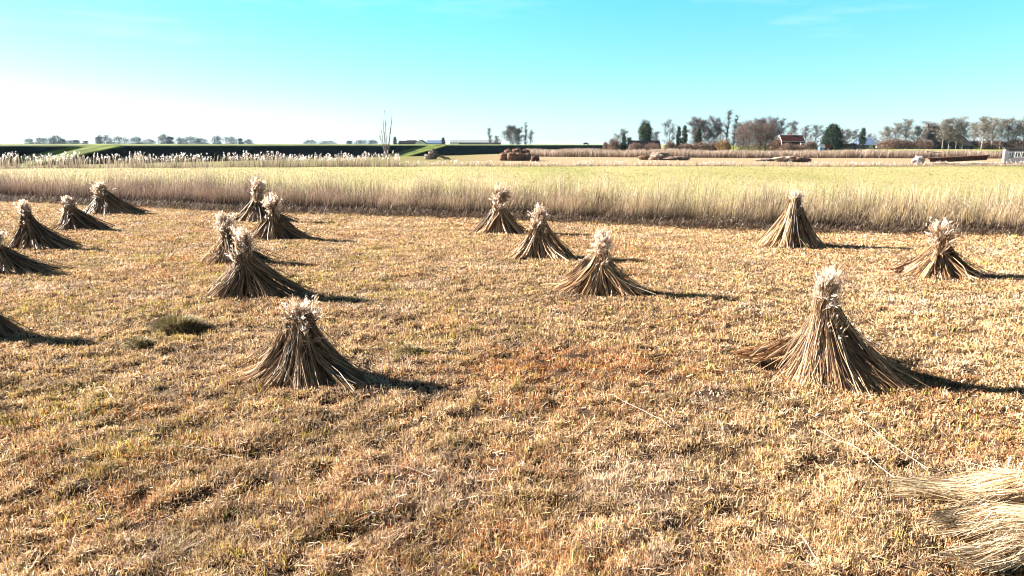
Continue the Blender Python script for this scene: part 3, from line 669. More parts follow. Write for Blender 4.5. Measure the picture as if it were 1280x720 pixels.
# hazy trees beyond the dike on the left
hz = [(37, 172, 8), (51, 171, 8), (62, 171, 13), (71, 168, 10), (79, 173, 7), (89, 174, 8), (96, 174, 6), (107, 175, 5), (124, 170, 6), (131, 168, 14), (150, 170, 18), (171, 170, 11), (187, 173, 12), (205, 167, 10),
      (213, 170, 7), (226, 171, 10), (240, 170, 18), (252, 172, 12), (272, 169, 10), (288, 170, 14), (301, 172, 4), (311, 173, 8), (388, 174, 14), (410, 175, 18), (437, 175, 6), (452, 174, 14), (466, 174, 10)]
for i, (a, tp, w) in enumerate(hz):
    ix = 1 if w >= 13 else (0 if w >= 8 else 2); p = PROTO['hazy'][ix]
    plant('hazy', a, tp + 1.2, 1350, f'blue grey tree beyond the dike, {ordn[i]} from the left on the skyline', w + 3, 'hazy trees beyond the dike', ix, (15, 22, 9)[ix])
# skyline in the middle
plant('ivy', 494, 171, 520, 'dark narrow tree beside the many stemmed bare tree', 4, idx=0, natw=2.6)
plant('ivy', 554, 172, 520, 'dark blunt column of a tree between the blue barn and the long shed', 4.5, idx=0, natw=2.6)
plant('thin', 612, 158, 520, 'single narrow bare tree rising from the right part of the long shed', 8, idx=0, natw=5)
plant('bareS', 621, 168, 520, 'low scrubby bare tree right of the single narrow one', 9, idx=0, natw=10)
plant('bareA', 638, 154, 520, 'dense round bare tree, left one of the pair above the brown bales', 20, idx=0, natw=12)
plant('bareA', 649, 157, 520, 'bare tree squeezed between the round one and the pole like one', 12, idx=1, natw=12)
plant('thin', 657, 151, 520, 'tall pole like bare tree, right one above the brown bales', 7, idx=1, natw=5)
plant('bareS', 663, 161, 520, 'small open bare tree at the right end of the group above the bales', 9, idx=1, natw=10)
plant('bush', 757, 179, 420, 'small round bush on the dike end, right of the car', 6, idx=0, natw=7, group='bushes round the farms')
# farm wood on the right: kind, x, top, width, D, label
FW = [
 ('bush', 767, 176, 12, 372, 'pale twiggy bush at the left end of the farm wood'),
 ('bareS', 775, 159, 17, 380, 'sparse bare tree over the left end of the farm wood'),
 ('ivy', 779.5, 167, 5, 372, 'slim dark pointed tree at the left end of the farm wood'),
 ('ivy', 786.5, 172, 8, 370, 'short dark rounded tree left of the low dark barn'),
 ('bareS', 806, 146, 18, 386, 'bare top of the tree that the tall ivy tree hides'),
 ('everT', 806, 154.5, 12, 380, 'tall dark ivy covered tree standing above the low dark barn'),
 ('bareS', 822, 162, 18, 385, 'grey bare tree over the right end of the low dark barn'),
 ('bareS', 837, 147, 17, 385, 'tall forked bare tree right of the low dark barn'),
 ('ivy', 848, 158, 5, 378, 'dark ivy column, left one of the two slim ones'),
 ('ivy', 855, 157, 6, 376, 'dark ivy column, right one of the two slim ones'),
 ('bareA', 868, 143, 21, 385, 'purple brown crowned tree, left half of the dense pair'),
 ('ivy', 873, 161, 6, 374, 'dark ivy column in front of the dense purple brown pair'),
 ('bareA', 881, 145, 16, 388, 'bare tree behind the dense purple brown pair'),
 ('bareA', 891, 142, 16, 384, 'purple brown crowned tree, right half of the dense pair'),
 ('thin', 908, 134, 11, 384, 'tallest thin bare tree above the orange bush'),
 ('thin', 917, 141, 9, 384, 'slightly shorter thin tree just right of the tallest one'),
 ('bareA', 929, 149, 20, 395, 'bare tree behind the left shoulder of the brown willow'),
 ('willow', 936, 154, 34, 375, 'broad round reddish brown willow in the middle of the farm wood'),
 ('bareA', 950, 144, 24, 395, 'bare tree rising behind the brown willow'),
 ('willow', 957, 155, 26, 380, 'darker brown willow left of the red roofed house'),
 ('bareA', 964, 142, 20, 392, 'highest dark crown over the darker brown willow'),
 ('bareS', 976, 146, 20, 392, 'open crowned tree behind the gable of the red roofed house'),
 ('bareS', 992, 148, 17, 402, 'spindly tree directly behind the red roofed house'),
 ('bareS', 1006, 155, 17, 400, 'spreading tree behind the right end of the red roofed house'),
 ('bareS', 1018, 153, 17, 395, 'bare tree between the red roofed house and the dark evergreen'),
 ('ever', 1040, 157, 19, 380, 'broad dark evergreen tree right of the blue shed'),
 ('bareA', 1056, 159, 16, 390, 'grey bare tree just right of the dark evergreen'),
 ('bareS', 1070, 160, 14, 390, 'bare tree left of the slanting ivy column'),
 ('ivy', 1077.5, 160, 6, 385, 'slanting dark ivy column at the end of the dark blue barn'),
 ('bareS', 1095, 171, 8, 560, 'tiny bare tree above the dark blue barn and white shed'),
 ('popl', 1107, 155, 15, 410, 'leftmost pale bare tree of the orchard row'),
 ('popl', 1119, 151, 16, 412, 'pale bare tree next to the leftmost of the orchard row'),
 ('popl', 1131, 146, 17, 410, 'highest pale bare tree in the left part of the orchard row'),
 ('popl', 1145, 154, 16, 412, 'low bare tree over the pinkish hedge'),
 ('popl', 1160, 149, 20, 414, 'wide bare tree at the left corner of the huge dark barn'),
 ('popl', 1178, 147, 16, 396, 'first white trunked tree before the huge dark barn'),
 ('popl', 1186, 143, 17, 395, 'second white trunked tree before the huge dark barn'),
 ('popl', 1195, 143, 18, 396, 'third white trunked tree before the huge dark barn'),
 ('popl', 1203, 150, 15, 395, 'fourth white trunked tree before the huge dark barn'),
 ('popl', 1227, 141, 22, 400, 'tall bare tree right of the huge dark barn with a pale trunk'),
 ('popl', 1240, 144, 18, 405, 'first bare tree of the right hand thicket, by the pale trunked one'),
 ('popl', 1250, 146, 16, 402, 'second bare tree of the right hand thicket'),
 ('popl', 1260, 143, 16, 404, 'third bare tree of the right hand thicket'),
 ('popl', 1269, 147, 16, 402, 'fourth bare tree of the right hand thicket'),
 ('popl', 1279, 143, 18, 404, 'bare tree at the right picture edge above the grey chalet'),
 ('popl', 1292, 146, 18, 404, 'bare tree partly beyond the right picture edge'),
 ('popl', 1170, 152, 14, 415, 'bare tree standing behind the left corner of the huge dark barn'),
 ('popl', 1216, 150, 14, 414, 'bare tree standing behind the right slope of the huge dark barn'),
 ('popl', 1234, 148, 14, 415, 'thin bare tree in the gap right of the tall pale trunked one'),
 ('bareS', 1086, 166, 14, 440, 'small bare tree standing behind the dark blue barn'),
 ('bareS', 900, 150, 16, 392, 'bare tree between the dense purple brown pair and the tallest thin tree'),
 ('orange', 905, 177, 14, 362, 'orange yellow willow bush at the foot of the tallest thin tree'),
 ('bush', 838, 179, 14, 366, 'reddish brown bush at the right end of the low dark barn'),
 ('bush', 858, 181, 20, 368, 'dark low bush under the two slim ivy columns'),
 ('bush', 880, 180, 24, 368, 'dark low bush under the dense purple brown pair'),
 ('bush', 894, 179, 14, 370, 'brown bush left of the orange one'),
 ('bush', 985, 181, 16, 356, 'low dark bush in front of the left half of the red roofed house'),
 ('bush', 1000, 182, 14, 356, 'low dark bush in front of the right half of the red roofed house'),
 ('bush', 795, 181, 16, 345, 'twiggy bush in front of the left end of the low dark barn'),
 ('bush', 815, 181, 18, 345, 'twiggy bush in front of the right end of the low dark barn'),
 ('bush', 970, 177, 16, 366, 'red brown bush at the left gable of the red roofed house'),
 ('bush', 1014, 178, 14, 380, 'dark bush between the red roofed house and the blue shed'),
 ('bush', 1062, 180, 22, 382, 'low brown bush right of the dark evergreen'),
 ('bush', 1112, 176, 22, 405, 'brown undergrowth bush below the leftmost orchard trees'),
 ('bush', 1128, 176, 20, 405, 'brown undergrowth bush below the highest orchard tree'),
 ('bush', 1150, 177, 26, 404, 'pinkish brown hedge bush left of the huge dark barn'),
 ('bush', 1222, 177, 24, 410, 'dark bush at the right corner of the huge dark barn'),
 ('bush', 1246, 177, 24, 410, 'dark bush under the right hand thicket'),
 ('bush', 1272, 176, 26, 410, 'dark bush behind the roof of the grey chalet')]
NW = dict(bareA=12, bareS=10, popl=9, thin=5, willow=16, ivy=2.6, ever=9, everT=5.5, bush=7, orange=6)
for i, (kd, a, tp, w, D, lab) in enumerate(FW):
    plant(kd, a, tp, D, lab, w, 'trees of the farm wood' if kd not in ('bush', 'orange') else 'bushes round the farms', i, NW[kd])

# ------------------------------------------------------------------ buildings
def place(name, px0, px1, D, label, cat='building', dep=9, group=None, rz=0):
    x0, y = atd(px0, D); x1, _ = atd(px1, D); cx = (x0 + x1) / 2
    g = float(hgt(cx, y)); e = empty(name, (cx, y + dep / 2, g - .1), rz, label=label, cat=cat, group=group)
    return e, (x1 - x0), g - .1
def gable(e, w, dep, ze, zr, wall, roof, along='x', over=.4, th=.18, hip=0, wallname='wall', roofname='roof'):
    b = MB()
    if along == 'x':
        b.prism([(-dep / 2, 0), (dep / 2, 0), (dep / 2, ze), (0, zr - .12), (-dep / 2, ze)], -w / 2, w / 2); b.build(wallname, M[wall], e)
        r = MB(); sl = (zr - ze) / (dep / 2)
        for s in (-1, 1):
            r.prism([(s * .0, zr + .03), (s * (dep / 2 + over), ze - sl * over + .03), (s * (dep / 2 + over), ze - sl * over + th), (s * 0, zr + th)][::s], -w / 2 - over + hip * 0, w / 2 + over)
        return r.build(roofname, M[roof], e)
    b.prism([(-w / 2, 0), (w / 2, 0), (w / 2, ze), (0, zr - .12), (-w / 2, ze)], -dep / 2, dep / 2)
    b.v = [(y, x, z) for x, y, z in b.v]; b.f = [f[::-1] for f in b.f]; b.build(wallname, M[wall], e)
    r = MB(); sl = (zr - ze) / (w / 2)
    for s in (-1, 1):
        r.prism([(0, zr + .03), (s * (w / 2 + over), ze - sl * over + .03), (s * (w / 2 + over), ze - sl * over + th), (0, zr + th)], -dep / 2 - over, dep / 2 + over)
    r.v = [(y, x, z) for x, y, z in r.v]; return r.build(roofname, M[roof], e)
def window(e, x, z, w, h, y, frame='white'):
    f = MB(); t = .09
    f.box(x - w / 2, x + w / 2, y - .06, y + .04, z, z + t); f.box(x - w / 2, x + w / 2, y - .06, y + .04, z + h - t, z + h)
    f.box(x - w / 2, x - w / 2 + t, y - .06, y + .04, z + t, z + h - t); f.box(x + w / 2 - t, x + w / 2, y - .06, y + .04, z + t, z + h - t); f.box(x - .04, x + .04, y - .05, y + .03, z + t, z + h - t)
    o = f.build('window', M[frame], e); g = MB(); g.box(x - w / 2 + t, x + w / 2 - t, y - .03, y + .01, z + t, z + h - t); g.build('pane', M['glass'], o)
def door(e, x, w, h, y, mat='tar'):
    g = MB(); g.box(x - w / 2, x + w / 2, y - .05, y + .03, .05, h); o = g.build('door', M[mat], e)
    k = MB(); k.box(x + w / 2 - .25, x + w / 2 - .12, y - .12, y - .052, h * .45, h * .45 + .15); k.build('handle', M['steel'], o)

# low dark barn 788-828
D = 352; e, w, g = place('barn', 789, 826, D, 'low dark barn with a big tarred roof under the tall ivy covered tree', dep=10)
zr = zat(806, 176, D + 5) - g; gable(e, w, 10, 2.2, zr, 'tar', 'tile_dark'); door(e, w * .2, 2.6, 2.1, -5.02)
# red roofed house 977-1007
D = 362; e, w, g = place('farm_house', 978, 1006.5, D, 'brick farm house with red mansard roof and white gable edge, right of the darker willow', 'house', dep=9)
zr = zat(990, 169.5, D + 4.5) - g; ze = 2.9; zk = zat(990, 177, D + 1) - g
b = MB(); b.prism([(-4.5, 0), (4.5, 0), (4.5, ze), (3.4, zk), (0, zr - .15), (-3.4, zk), (-4.5, ze)], -w / 2, w / 2); b.build('wall', M['brick'], e)
r = MB()
for s in (-1, 1):
    r.prism([(0, zr), (s * 3.5, zk + .03), (s * 3.6, zk + .25), (0, zr + .22)], -w / 2 - .12, w / 2 + .12)
    r.prism([(s * 3.46, zk + .0), (s * 4.8, ze - .3), (s * 5.0, ze - .2), (s * 3.62, zk + .18)], -w / 2 - .12, w / 2 + .12)
rf = r.build('roof', M['tile_red'], e)
c_ = MB(); c_.box(-.6, .1, -.4, .4, zr - .3, zr + 1.0); c_.box(-.7, .2, -.5, .5, zr + 1.0, zr + 1.15); c_.build('chimney', M['brick'], rf)
t_ = MB(); t_.box(-w / 2 - .05, w / 2 + .05, -3.80, -3.66, zk + .02, zk + .2); t_.build('roof_trim', M['white'], rf)
gv = MB()
for s in (-1, 1): gv.prism([(0, zr + .24), (s * 3.65, zk + .27), (s * 3.65, zk + .02), (0, zr - .05)], -w / 2 - .32, -w / 2 - .13)
for s in (-1, 1): gv.prism([(s * 3.55, zk + .25), (s * 5.02, ze - .2), (s * 4.8, ze - .4), (s * 3.4, zk)], -w / 2 - .32, -w / 2 - .13)
gv.build('barge_board', M['white'], e)
dm = MB(); dm.box(w / 2 - 2.6, w / 2 - .5, -5.0, -3.2, ze - .1, ze + 1.9); dm.build('dormer', M['white'], rf); window(e, w / 2 - 1.55, ze + .4, 1.5, 1.1, -5.05)
for xx in (-4, -1.4, 1.4): window(e, xx, .9, 1.2, 1.4, -4.52)
door(e, w / 2 - 3.4, 1.1, 2.1, -4.52)
# blue shed & orange shed
D = 366; e, w, g = place('shed', 1026, 1032, D, 'small blue boarded shed left of the dark evergreen', 'shed', dep=3); gable(e, w, 3, 1.9, zat(1029, 181, D) - g, 'blue', 'steel'); door(e, 0, .9, 1.7, -1.52, 'white')
e, w, g = place('shed', 1033, 1038.5, D, 'small orange brick shed between the blue shed and the dark evergreen', 'shed', dep=3); gable(e, w, 3, 1.9, zat(1035, 180.5, D) - g, 'brick', 'tile_red'); door(e, 0, .9, 1.7, -1.52, 'white')
# blue barn 1078-1096
D = 420; e, w, g = place('barn', 1079, 1095, D, 'dark blue steel barn behind the slanting ivy column', dep=14); gable(e, w, 14, 2.6, zat(1086, 172.5, D + 7) - g, 'bluegrey', 'bluegrey', 'x'); door(e, 1, 2.5, 2.3, -7.02, 'white')
D = 430; e, w, g = place('shed', 1096.5, 1106, D, 'low white shed right of the dark blue barn', 'shed', dep=6); gable(e, w, 6, 1.8, zat(1100, 177, D + 3) - g, 'white', 'steel'); door(e, 0, 1.5, 1.7, -3.02)
# huge barn: pyramid-hipped thatch
D = 404; e, w, g = place('barn', 1168, 1216, D, 'huge dark thatched barn with a high hipped roof behind the white trunked trees', dep=20)
zr = zat(1185, 158, D + 10) - g; ze = 2.4
b = MB(); b.box(-w / 2, w / 2, -10, 10, 0, ze); b.build('wall', M['tar'], e)
r = MB(); o_ = .6; A = [(-w / 2, -10 - o_, ze - .3), (w / 2 + o_, -10 - o_, ze - .3), (w / 2 + o_, 10 + o_, ze - .3), (-w / 2, 10 + o_, ze - .3)]; B0 = (-w / 2 + .3, 0, zr); B1 = (w / 2 - 7.5, 0, zr)
r.poly([A[0], A[1], B1, B0]); r.poly([A[1], A[2], B1]); r.poly([A[2], A[3], B0, B1]); r.poly([A[3], A[0], B0]); r.poly(A[::-1]); rf = r.build('roof', M['thatch'], e)
c_ = MB(); c_.box(-w / 2 + .35, -w / 2 + 1.1, -.4, .4, zr - .4, zr + 1.3); c_.build('chimney', M['brick'], rf)
for xx in (-6, -2, 4): window(e, xx, .6, 1.2, 1.2, -10.02)
door(e, 8, 3, 2.2, -10.02, 'wood')
D = 400; e, w, g = place('shed', 1158, 1167, D, 'grey roofed lean-to shed at the left of the huge dark barn', 'shed', dep=6); gable(e, w, 6, 2.0, zat(1162, 175, D + 3) - g, 'brick', 'steel'); door(e, 0, 1.5, 1.8, -3.02)
# grey chalet at the right edge
D = 172; e, w, g = place('chalet', 1255, 1310, D, 'pale grey boarded chalet with white framed windows cut by the right edge', 'chalet', dep=5, rz=-.5)
e.location.x += 3.2; zt = zat(1265, 184.5, D) - g; b = MB(); b.box(-w / 2, w / 2, -2.5, 2.5, .25, zt - .3); b.build('wall', M['grey'], e)
b = MB(); b.box(-w / 2 - .2, w / 2 + .2, -2.8, 2.8, zt - .3, zt); b.build('roof', M['tar'], e)
b = MB(); b.box(-w / 2 + .1, w / 2 - .1, -2.4, 2.4, -.1, .25); b.build('base', M['wood'], e)
for xx in (-w / 2 + 1.0,): window(e, xx, 1.7, .7, 1.2, -2.52, 'steel')
for xx in (-w / 2 + 2.6, -w / 2 + 4.0, -w / 2 + 6.6): window(e, xx, 1.7, 1.15, 1.3, -2.52)
# beyond the dike
D = 720
for (a, b_, tp, wl, rf_, lab, wf) in ((498, 507, 176, 'tar', 'tile_dark', 'small dark roofed barn left of the white gabled one on the dike skyline', 2.5), (508, 519, 175.5, 'tar', 'tile_dark', 'left dark roof of the twin roofed barn on the dike skyline', 3),
                                      (519, 532, 175, 'white', 'tile_dark', 'dark roofed barn with a white gable on the dike skyline', 3), (533, 551, 175.5, 'bluegrey', 'bluegrey', 'long blue roofed barn on the dike skyline', 3)):
    e, w, g = place('barn', a, b_, D, lab, dep=16, group='barns beyond the dike'); zr = zat(a, tp, D + 8) - g; gable(e, w, 16, zr - wf, zr, wl, rf_, 'y' if wl == 'white' else 'x'); door(e, 0, 3, 3, -8.02, 'grey')
e, w, g = place('barn', 563, 626, D, 'very long low grey shed behind the dike with a pale left end', dep=18, group='barns beyond the dike'); zr = zat(590, 175, D + 9) - g
gable(e, w, 18, zr - 2.6, zr, 'grey', 'steel'); b = MB(); b.box(-w / 2 - .5, -w / 2 + 9, -9.6, -9.05, 0, zr - 2.8); b.build('end_bay', M['white'], e); door(e, 5, 4, 4, -9.02, 'bluegrey')

# ------------------------------------------------------------------ car on the dike
u = s_at(740); cp = P0 + ud * u + nd * (-1.2 - off); e = empty('car', (cp[0], cp[1], HC - .05), math.atan2(0, 1), label='small dark car on top of the dike near its right end', cat='car')
b = MB(); b.prism([(-.85, .3), (.85, .3), (.85, .85), (-.85, .85)], -2, 2); b.build('body', M['car'], e)
b = MB(); n0 = [(-1.3, .85), (1.1, .85), (.6, 1.42), (-.9, 1.42)]
b.v = [(x, -.75, z) for x, z in n0] + [(x, .75, z) for x, z in n0]; b.f = [(0, 1, 2, 3), (7, 6, 5, 4), (0, 4, 5, 1), (1, 5, 6, 2), (2, 6, 7, 3), (3, 7, 4, 0)]; b.build('cabin', M['glass'], e)
for sx in (-1.25, 1.25):
    for sy in (-.8, .8):
        b = MB(); pr = [(sx + .32 * math.cos(t), .32 + .32 * math.sin(t)) for t in np.linspace(0, 6.283, 13)[:-1]]
        b.v = [(x, sy - .1, z) for x, z in pr] + [(x, sy + .1, z) for x, z in pr]; b.f = [tuple(range(12)), tuple(range(23, 11, -1))] + [(i, (i + 1) % 12, 12 + (i + 1) % 12, 12 + i) for i in range(12)]; b.build('wheel', M['rubber'], e)

# ------------------------------------------------------------------ bales, heaps
def blob(name, px, py, D, rx_, ry_, rz_, cols, label, cat, group=None, seed=0, rough=.25, z0=0, power=2.6, parent=None):
    nu, nv = 28, 15; x, y = atd(px, D); g = float(hgt(x, y)); r_ = np.random.default_rng(seed + 500)
    U, Vv = np.meshgrid(np.linspace(0, 2 * math.pi, nu, endpoint=False), np.linspace(-.5 * math.pi, .5 * math.pi, nv), indexing='ij')
    f = lambda c: np.sign(c) * np.abs(c) ** (2 / power)
    X = f(np.cos(Vv)) * f(np.cos(U)); Y = f(np.cos(Vv)) * f(np.sin(U)); Z = f(np.sin(Vv))
    nz = 1 + rough * (vn(X * 3 + Z * 2 + seed * 5, Y * 3 - Z + seed, 1, seed) - .5) + rough * .6 * (vn(X * 8 + seed, Y * 8 + Z * 7, 1, seed + 2) - .5)
    nz[:, 0] = nz[:, 0].mean(); nz[:, -1] = nz[:, -1].mean()
    V = np.stack([X * nz * rx_, Y * nz * ry_, Z * nz * rz_ + rz_ * .92], -1).reshape(-1, 3)
    i = np.arange(nu)[:, None]; j = np.arange(nv - 1)[None]; i2 = (i + 1) % nu
    Q = np.stack([i * nv + j, i2 * nv + j, i2 * nv + j + 1, i * nv + j + 1], -1).reshape(-1, 4)
    c = np.array(cols)[r_.integers(0, len(cols), len(V))] * .5 + np.array(cols)[0] * .5
    # loose straw sticking out
    m = 500; k = r_.integers(0, len(V), m); p = V[k]; d = unit(p - np.array([0, 0, rz_]) + r_.normal(0, .4, (m, 3)) * rx_); q = unit(np.cross(d, r_.normal(size=(m, 3)))) * .045
    sv2 = np.stack([p - q, p + q, p + d * r_.uniform(.1, .45, (m, 1))], 1).reshape(-1, 3)
    c2 = np.repeat(np.array(cols)[r_.integers(0, len(cols), m)], 3, 0)
    o = mesh_obj(name, np.concatenate([V, sv2]), [Q, np.arange(m * 3).reshape(-1, 3) + len(V)], M['bale'], col=np.concatenate([c, c2]), smooth=True, label=label, cat=cat, group=group)
    o.location = (x, y, g + z0); return o
BR = [(.24, .13, .09), (.34, .21, .14), (.12, .06, .045), (.42, .29, .21)]
GB = 'brown bales heaped beyond the green field'
for i, (a, D, r_, rz_, z0, lab) in enumerate([
    (630, 196, 1.35, 1.1, 0, 'leftmost brown bale of the heap'), (639.5, 195, 1.35, 1.15, 0, 'reddish bale second from the left in the bottom row of the heap'),
    (649, 196, 1.3, 1.1, 0, 'brown bale in the middle of the bottom row of the heap'), (658, 197, 1.35, 1.05, 0, 'brown bale right of the middle in the bottom row of the heap'),
    (635, 198, 1.1, .75, 1.6, 'upper bale over the left end of the heap'), (645.5, 198, 1.3, .8, 1.7, 'upper bale at the top centre of the heap'), (656.5, 199, 1.25, .75, 1.55, 'dark upper bale at the right of the heap'),
    (669, 190, 1.1, .85, 0, 'small dark round bale standing alone at the right end of the heap')]):
    blob('bale', a, 0, D, r_, 1.2, rz_, BR if i not in (6, 7) else [(.10, .055, .05), (.16, .09, .07), (.2, .1, .08)], lab, 'bale', GB, i, .3, z0)
EM = [(.30, .22, .17), (.45, .36, .30), (.15, .10, .08), (.58, .50, .44)]
blob('rubble_heap', 826, 0, 205, 2.7, 1.6, 1.15, EM, 'rounded grey rubble heap in front of the low dark barn', 'heap', None, 31, .8, 0, 2)
blob('rubble_heap', 846, 0, 203, 3.4, 1.4, .55, [(.2, .13, .1), (.12, .08, .06), (.4, .3, .25)], 'low dark trailing heap right of the rounded grey one', 'heap', None, 32, .9, 0, 2)
blob('earth_heap', 805, 0, 208, 1.6, 1.2, .65, BR, 'small red brown heap left of the rounded grey one', 'heap', None, 33, .7, 0, 2)
blob('earth_heap', 986, 0, 190, 3.2, 1.5, .8, EM, 'pale left mound of the pair in front of the red roofed house', 'heap', None, 34, .8, 0, 2)
blob('earth_heap', 1001, 0, 189, 3.3, 1.4, .7, [(.12, .07, .06), (.2, .12, .1), (.3, .22, .18)], 'dark right mound of the pair in front of the red roofed house', 'heap', None, 35, .8, 0, 2)
blob('straw_heap', 960, 0, 200, 3.0, 1.4, .4, EM, 'flat pale straw heap left of the earth mounds', 'heap', None, 36, .8, 0, 2)
# heap at the foot of the second ramp
x, y = atd(541, 205); 
blob('sack_pile', 536, 0, 206, 1.2, 1.0, .8, [(.42, .33, .28), (.28, .2, .17)], 'pale lumpy pile at the foot of the right hand dike ramp', 'pile', None, 37, .7, 0, 2)
blob('sack_pile', 541, 0, 210, 1.3, 1.0, 1.35, [(.22, .17, .14), (.42, .34, .3), (.08, .06, .05)], 'higher pale pile behind the lumpy one at the dike ramp', 'pile', None, 38, .7, 0, 2)
e = empty('timber_stack', (*atd(551, 205), 0), R(12), label='dark planks leaning in a stack right of the pale piles at the dike ramp', cat='timber stack')
for k in range(9):
    b = MB(); b.box(-2.4, 2.4, -.15, .15, -.06, .06); o = b.build('plank', M['wood'], e); o.location = (random.uniform(-.3, .9), -.6 + k * .22, .55 + .13 * (k % 5)); o.rotation_euler = (0, R(random.uniform(6, 30)), R(random.uniform(-10, 10)))
# long rusty wreck on the pale strip at the right
D = 172; e, w, g = place('wreck', 1163, 1240, D, 'long rust brown pontoon lying tilted on the pale strip left of the grey chalet', 'pontoon', dep=3)
hw = w / 2; e.rotation_euler = (0, R(-3), 0); e.location.z += .35
b = MB(); b.prism([(-1.3, 1.25), (1.3, 1.25), (1.35, 1.55), (-1.35, 1.55)], -hw, hw); b.build('deck', M['rust'], e)
b = MB(); b.prism([(-.9, .35), (.9, .35), (1.2, 1.24), (-1.2, 1.24)], -hw * .75, hw * .96); b.build('hull', M['rust'], e)
b = MB()
for k in range(11):
    xx = -hw + (k + .5) * w / 11; b.box(xx - .12, xx + .12, -1.45, -1.36, .5, 1.5)
b.build('rib', M['tar'], e)
b = MB(); b.box(-hw - .6, -hw + 3.2, -1.0, -.8, 2.0, 2.12); o = b.build('beam', M['wood'], e); o.rotation_euler = (0, R(8), 0)
blob('sheet_pile', 1150, 0, 170, 1.4, 1.0, .95, [(.50, .45, .46), (.4, .33, .33)], 'whitish crumpled sheeting at the left end of the rusty pontoon', 'sheeting', None, 40, .9, 0, 2)
blob('straw_heap', 1185, 0, 168, 4.0, 1.0, .28, [(.55, .42, .3), (.4, .28, .2), (.66, .54, .42)], 'pale straw heap banked against the left half of the rusty pontoon', 'heap', None, 41, .9, 0, 2)
blob('straw_heap', 1218, 0, 168, 4.2, 1.0, .25, [(.55, .42, .3), (.4, .28, .2), (.66, .54, .42)], 'pale straw heap banked against the right half of the rusty pontoon', 'heap', None, 42, .9, 0, 2)

# ------------------------------------------------------------------ air
b = MB(); b.box(-9600, 9600, -400, 9700, -4, 30); hm = bpy.data.materials.new('haze'); hm.use_nodes = True; hn = hm.node_tree
for q in list(hn.nodes):
    if q.type == 'BSDF_PRINCIPLED': hn.nodes.remove(q)
pv = hn.nodes.new('ShaderNodeVolumePrincipled'); pv.inputs['Color'].default_value = (.55, .78, 1, 1); pv.inputs['Density'].default_value = .000025; pv.inputs['Anisotropy'].default_value = .2
hn.links.new(pv.outputs[0], hn.nodes['Material Output'].inputs['Volume'])
b.build('haze', hm, kind='stuff', label='thin blue air that fades the far trees', cat='haze')
# ------------------------------------------------------------------ sun, sky, camera
EL, AZ = R(26), math.atan2(-.868, .233 )     # azimuth from +Y towards +X
sd = np.array([-math.cos(EL) * math.cos(R(15)), math.cos(EL) * math.sin(R(15)), math.sin(EL)])
sun = bpy.data.lights.new('sun', 'SUN'); sun.energy = 5.0; sun.angle = R(.5); sun.color = (1, .93, .82)
so = link(bpy.data.objects.new('sun', sun))
from mathutils import Vector, Matrix
so.rotation_euler = Vector(sd).to_track_quat('Z', 'Y').to_euler(); so.location = (-40, 10, 40)
w = bpy.data.worlds.new('World'); scene.world = w; w.use_nodes = True; nt = w.node_tree; N = nt.nodes; L = nt.links
sky = N.new('ShaderNodeTexSky'); sky.sky_type = 'NISHITA'; sky.sun_disc = False; sky.sun_elevation = EL; sky.sun_rotation = math.atan2(sd[0], sd[1])
sky.air_density = 1.0; sky.dust_density = .35; sky.ozone_density = 1.0
bg = N['Background']; bg.inputs['Strength'].default_value = .05
mul = N.new('ShaderNodeMix'); mul.data_type = 'RGBA'; mul.blend_type = 'MULTIPLY'; mul.inputs[0].default_value = 1
L.new(sky.outputs[0], mul.inputs[6])
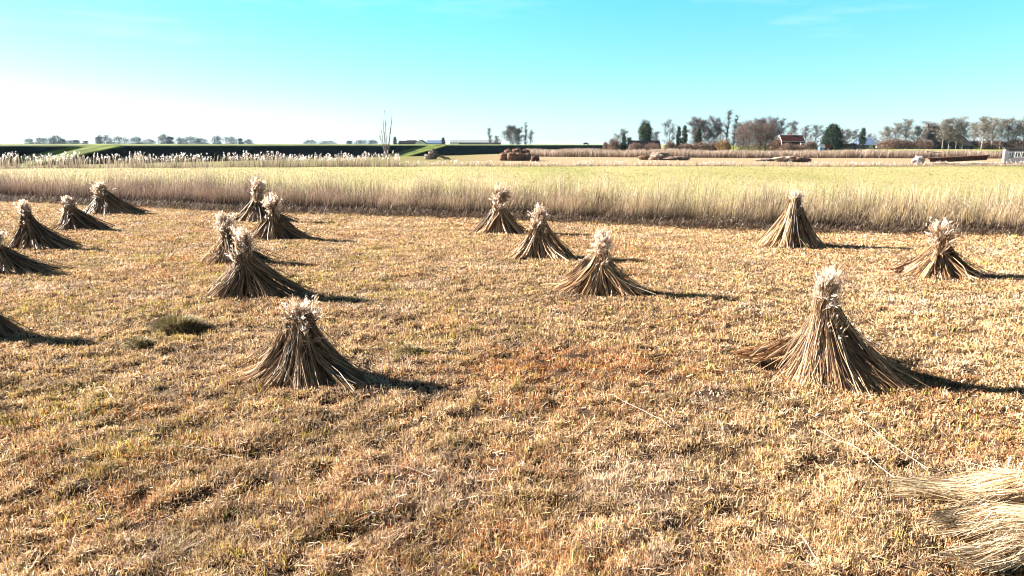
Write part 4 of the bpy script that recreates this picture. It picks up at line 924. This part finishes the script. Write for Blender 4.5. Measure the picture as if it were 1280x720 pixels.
# tint by elevation, darkened overhead to cut fill light in shadows, then thin cirrus
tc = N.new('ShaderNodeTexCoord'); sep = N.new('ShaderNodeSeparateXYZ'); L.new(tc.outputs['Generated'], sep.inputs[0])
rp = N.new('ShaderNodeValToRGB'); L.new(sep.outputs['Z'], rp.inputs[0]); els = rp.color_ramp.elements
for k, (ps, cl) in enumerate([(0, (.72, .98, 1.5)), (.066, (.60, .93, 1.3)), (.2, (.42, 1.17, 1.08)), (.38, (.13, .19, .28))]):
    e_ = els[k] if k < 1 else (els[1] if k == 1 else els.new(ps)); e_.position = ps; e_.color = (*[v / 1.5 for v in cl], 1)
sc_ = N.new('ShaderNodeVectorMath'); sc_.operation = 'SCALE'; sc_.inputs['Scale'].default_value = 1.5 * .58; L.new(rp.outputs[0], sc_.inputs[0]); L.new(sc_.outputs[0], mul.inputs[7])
mp = N.new('ShaderNodeMapping'); mp.inputs['Scale'].default_value = (1.2, 1.2, 9); mp.inputs['Rotation'].default_value = (0, R(4), 0); mp.inputs['Location'].default_value = (2.3, .4, .7)
no = N.new('ShaderNodeTexNoise'); no.inputs['Scale'].default_value = 2.2; no.inputs['Detail'].default_value = 7; no.inputs['Roughness'].default_value = .62
L.new(tc.outputs['Generated'], mp.inputs[0]); L.new(mp.outputs[0], no.inputs['Vector'])
cr = N.new('ShaderNodeMapRange'); cr.inputs['From Min'].default_value = .52; cr.inputs['From Max'].default_value = .78; cr.inputs['To Max'].default_value = .35; L.new(no.outputs['Fac'], cr.inputs['Value'])
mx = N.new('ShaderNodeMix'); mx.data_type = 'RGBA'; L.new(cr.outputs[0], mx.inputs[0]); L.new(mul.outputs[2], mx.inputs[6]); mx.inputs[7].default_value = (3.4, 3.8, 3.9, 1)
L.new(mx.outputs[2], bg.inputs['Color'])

cam = bpy.data.cameras.new('camera'); cam.sensor_width = 36; cam.lens = 24 * 853 / 853.33; cam.clip_end = 20000; cam.clip_start = .1
co = link(bpy.data.objects.new('camera', cam)); Mx = Matrix([[RX[i], UX[i], -_F[i], 0] for i in range(3)] + [[0, 0, 0, 1]]); Mx.translation = Vector((0, 0, H)); co.matrix_world = Mx
scene.camera = co
scene.cycles.pixel_filter_type = 'BLACKMAN_HARRIS'; scene.cycles.filter_width = 1.1
scene.view_settings.view_transform = 'Standard'; scene.view_settings.look = 'None'; scene.view_settings.gamma = 1; scene.view_settings.exposure = 2.8
for p in [q for k in PROTO.values() for q in k]:
    if 'h' in p: pass
for k in PROTO.values():
    for p in k:
        if p.name not in used:
            for ch in list(p.children): bpy.data.objects.remove(ch)
            bpy.data.objects.remove(p)
for o in scene.objects:
    for q in ('h', 'w'):
        if q in o: del o[q]
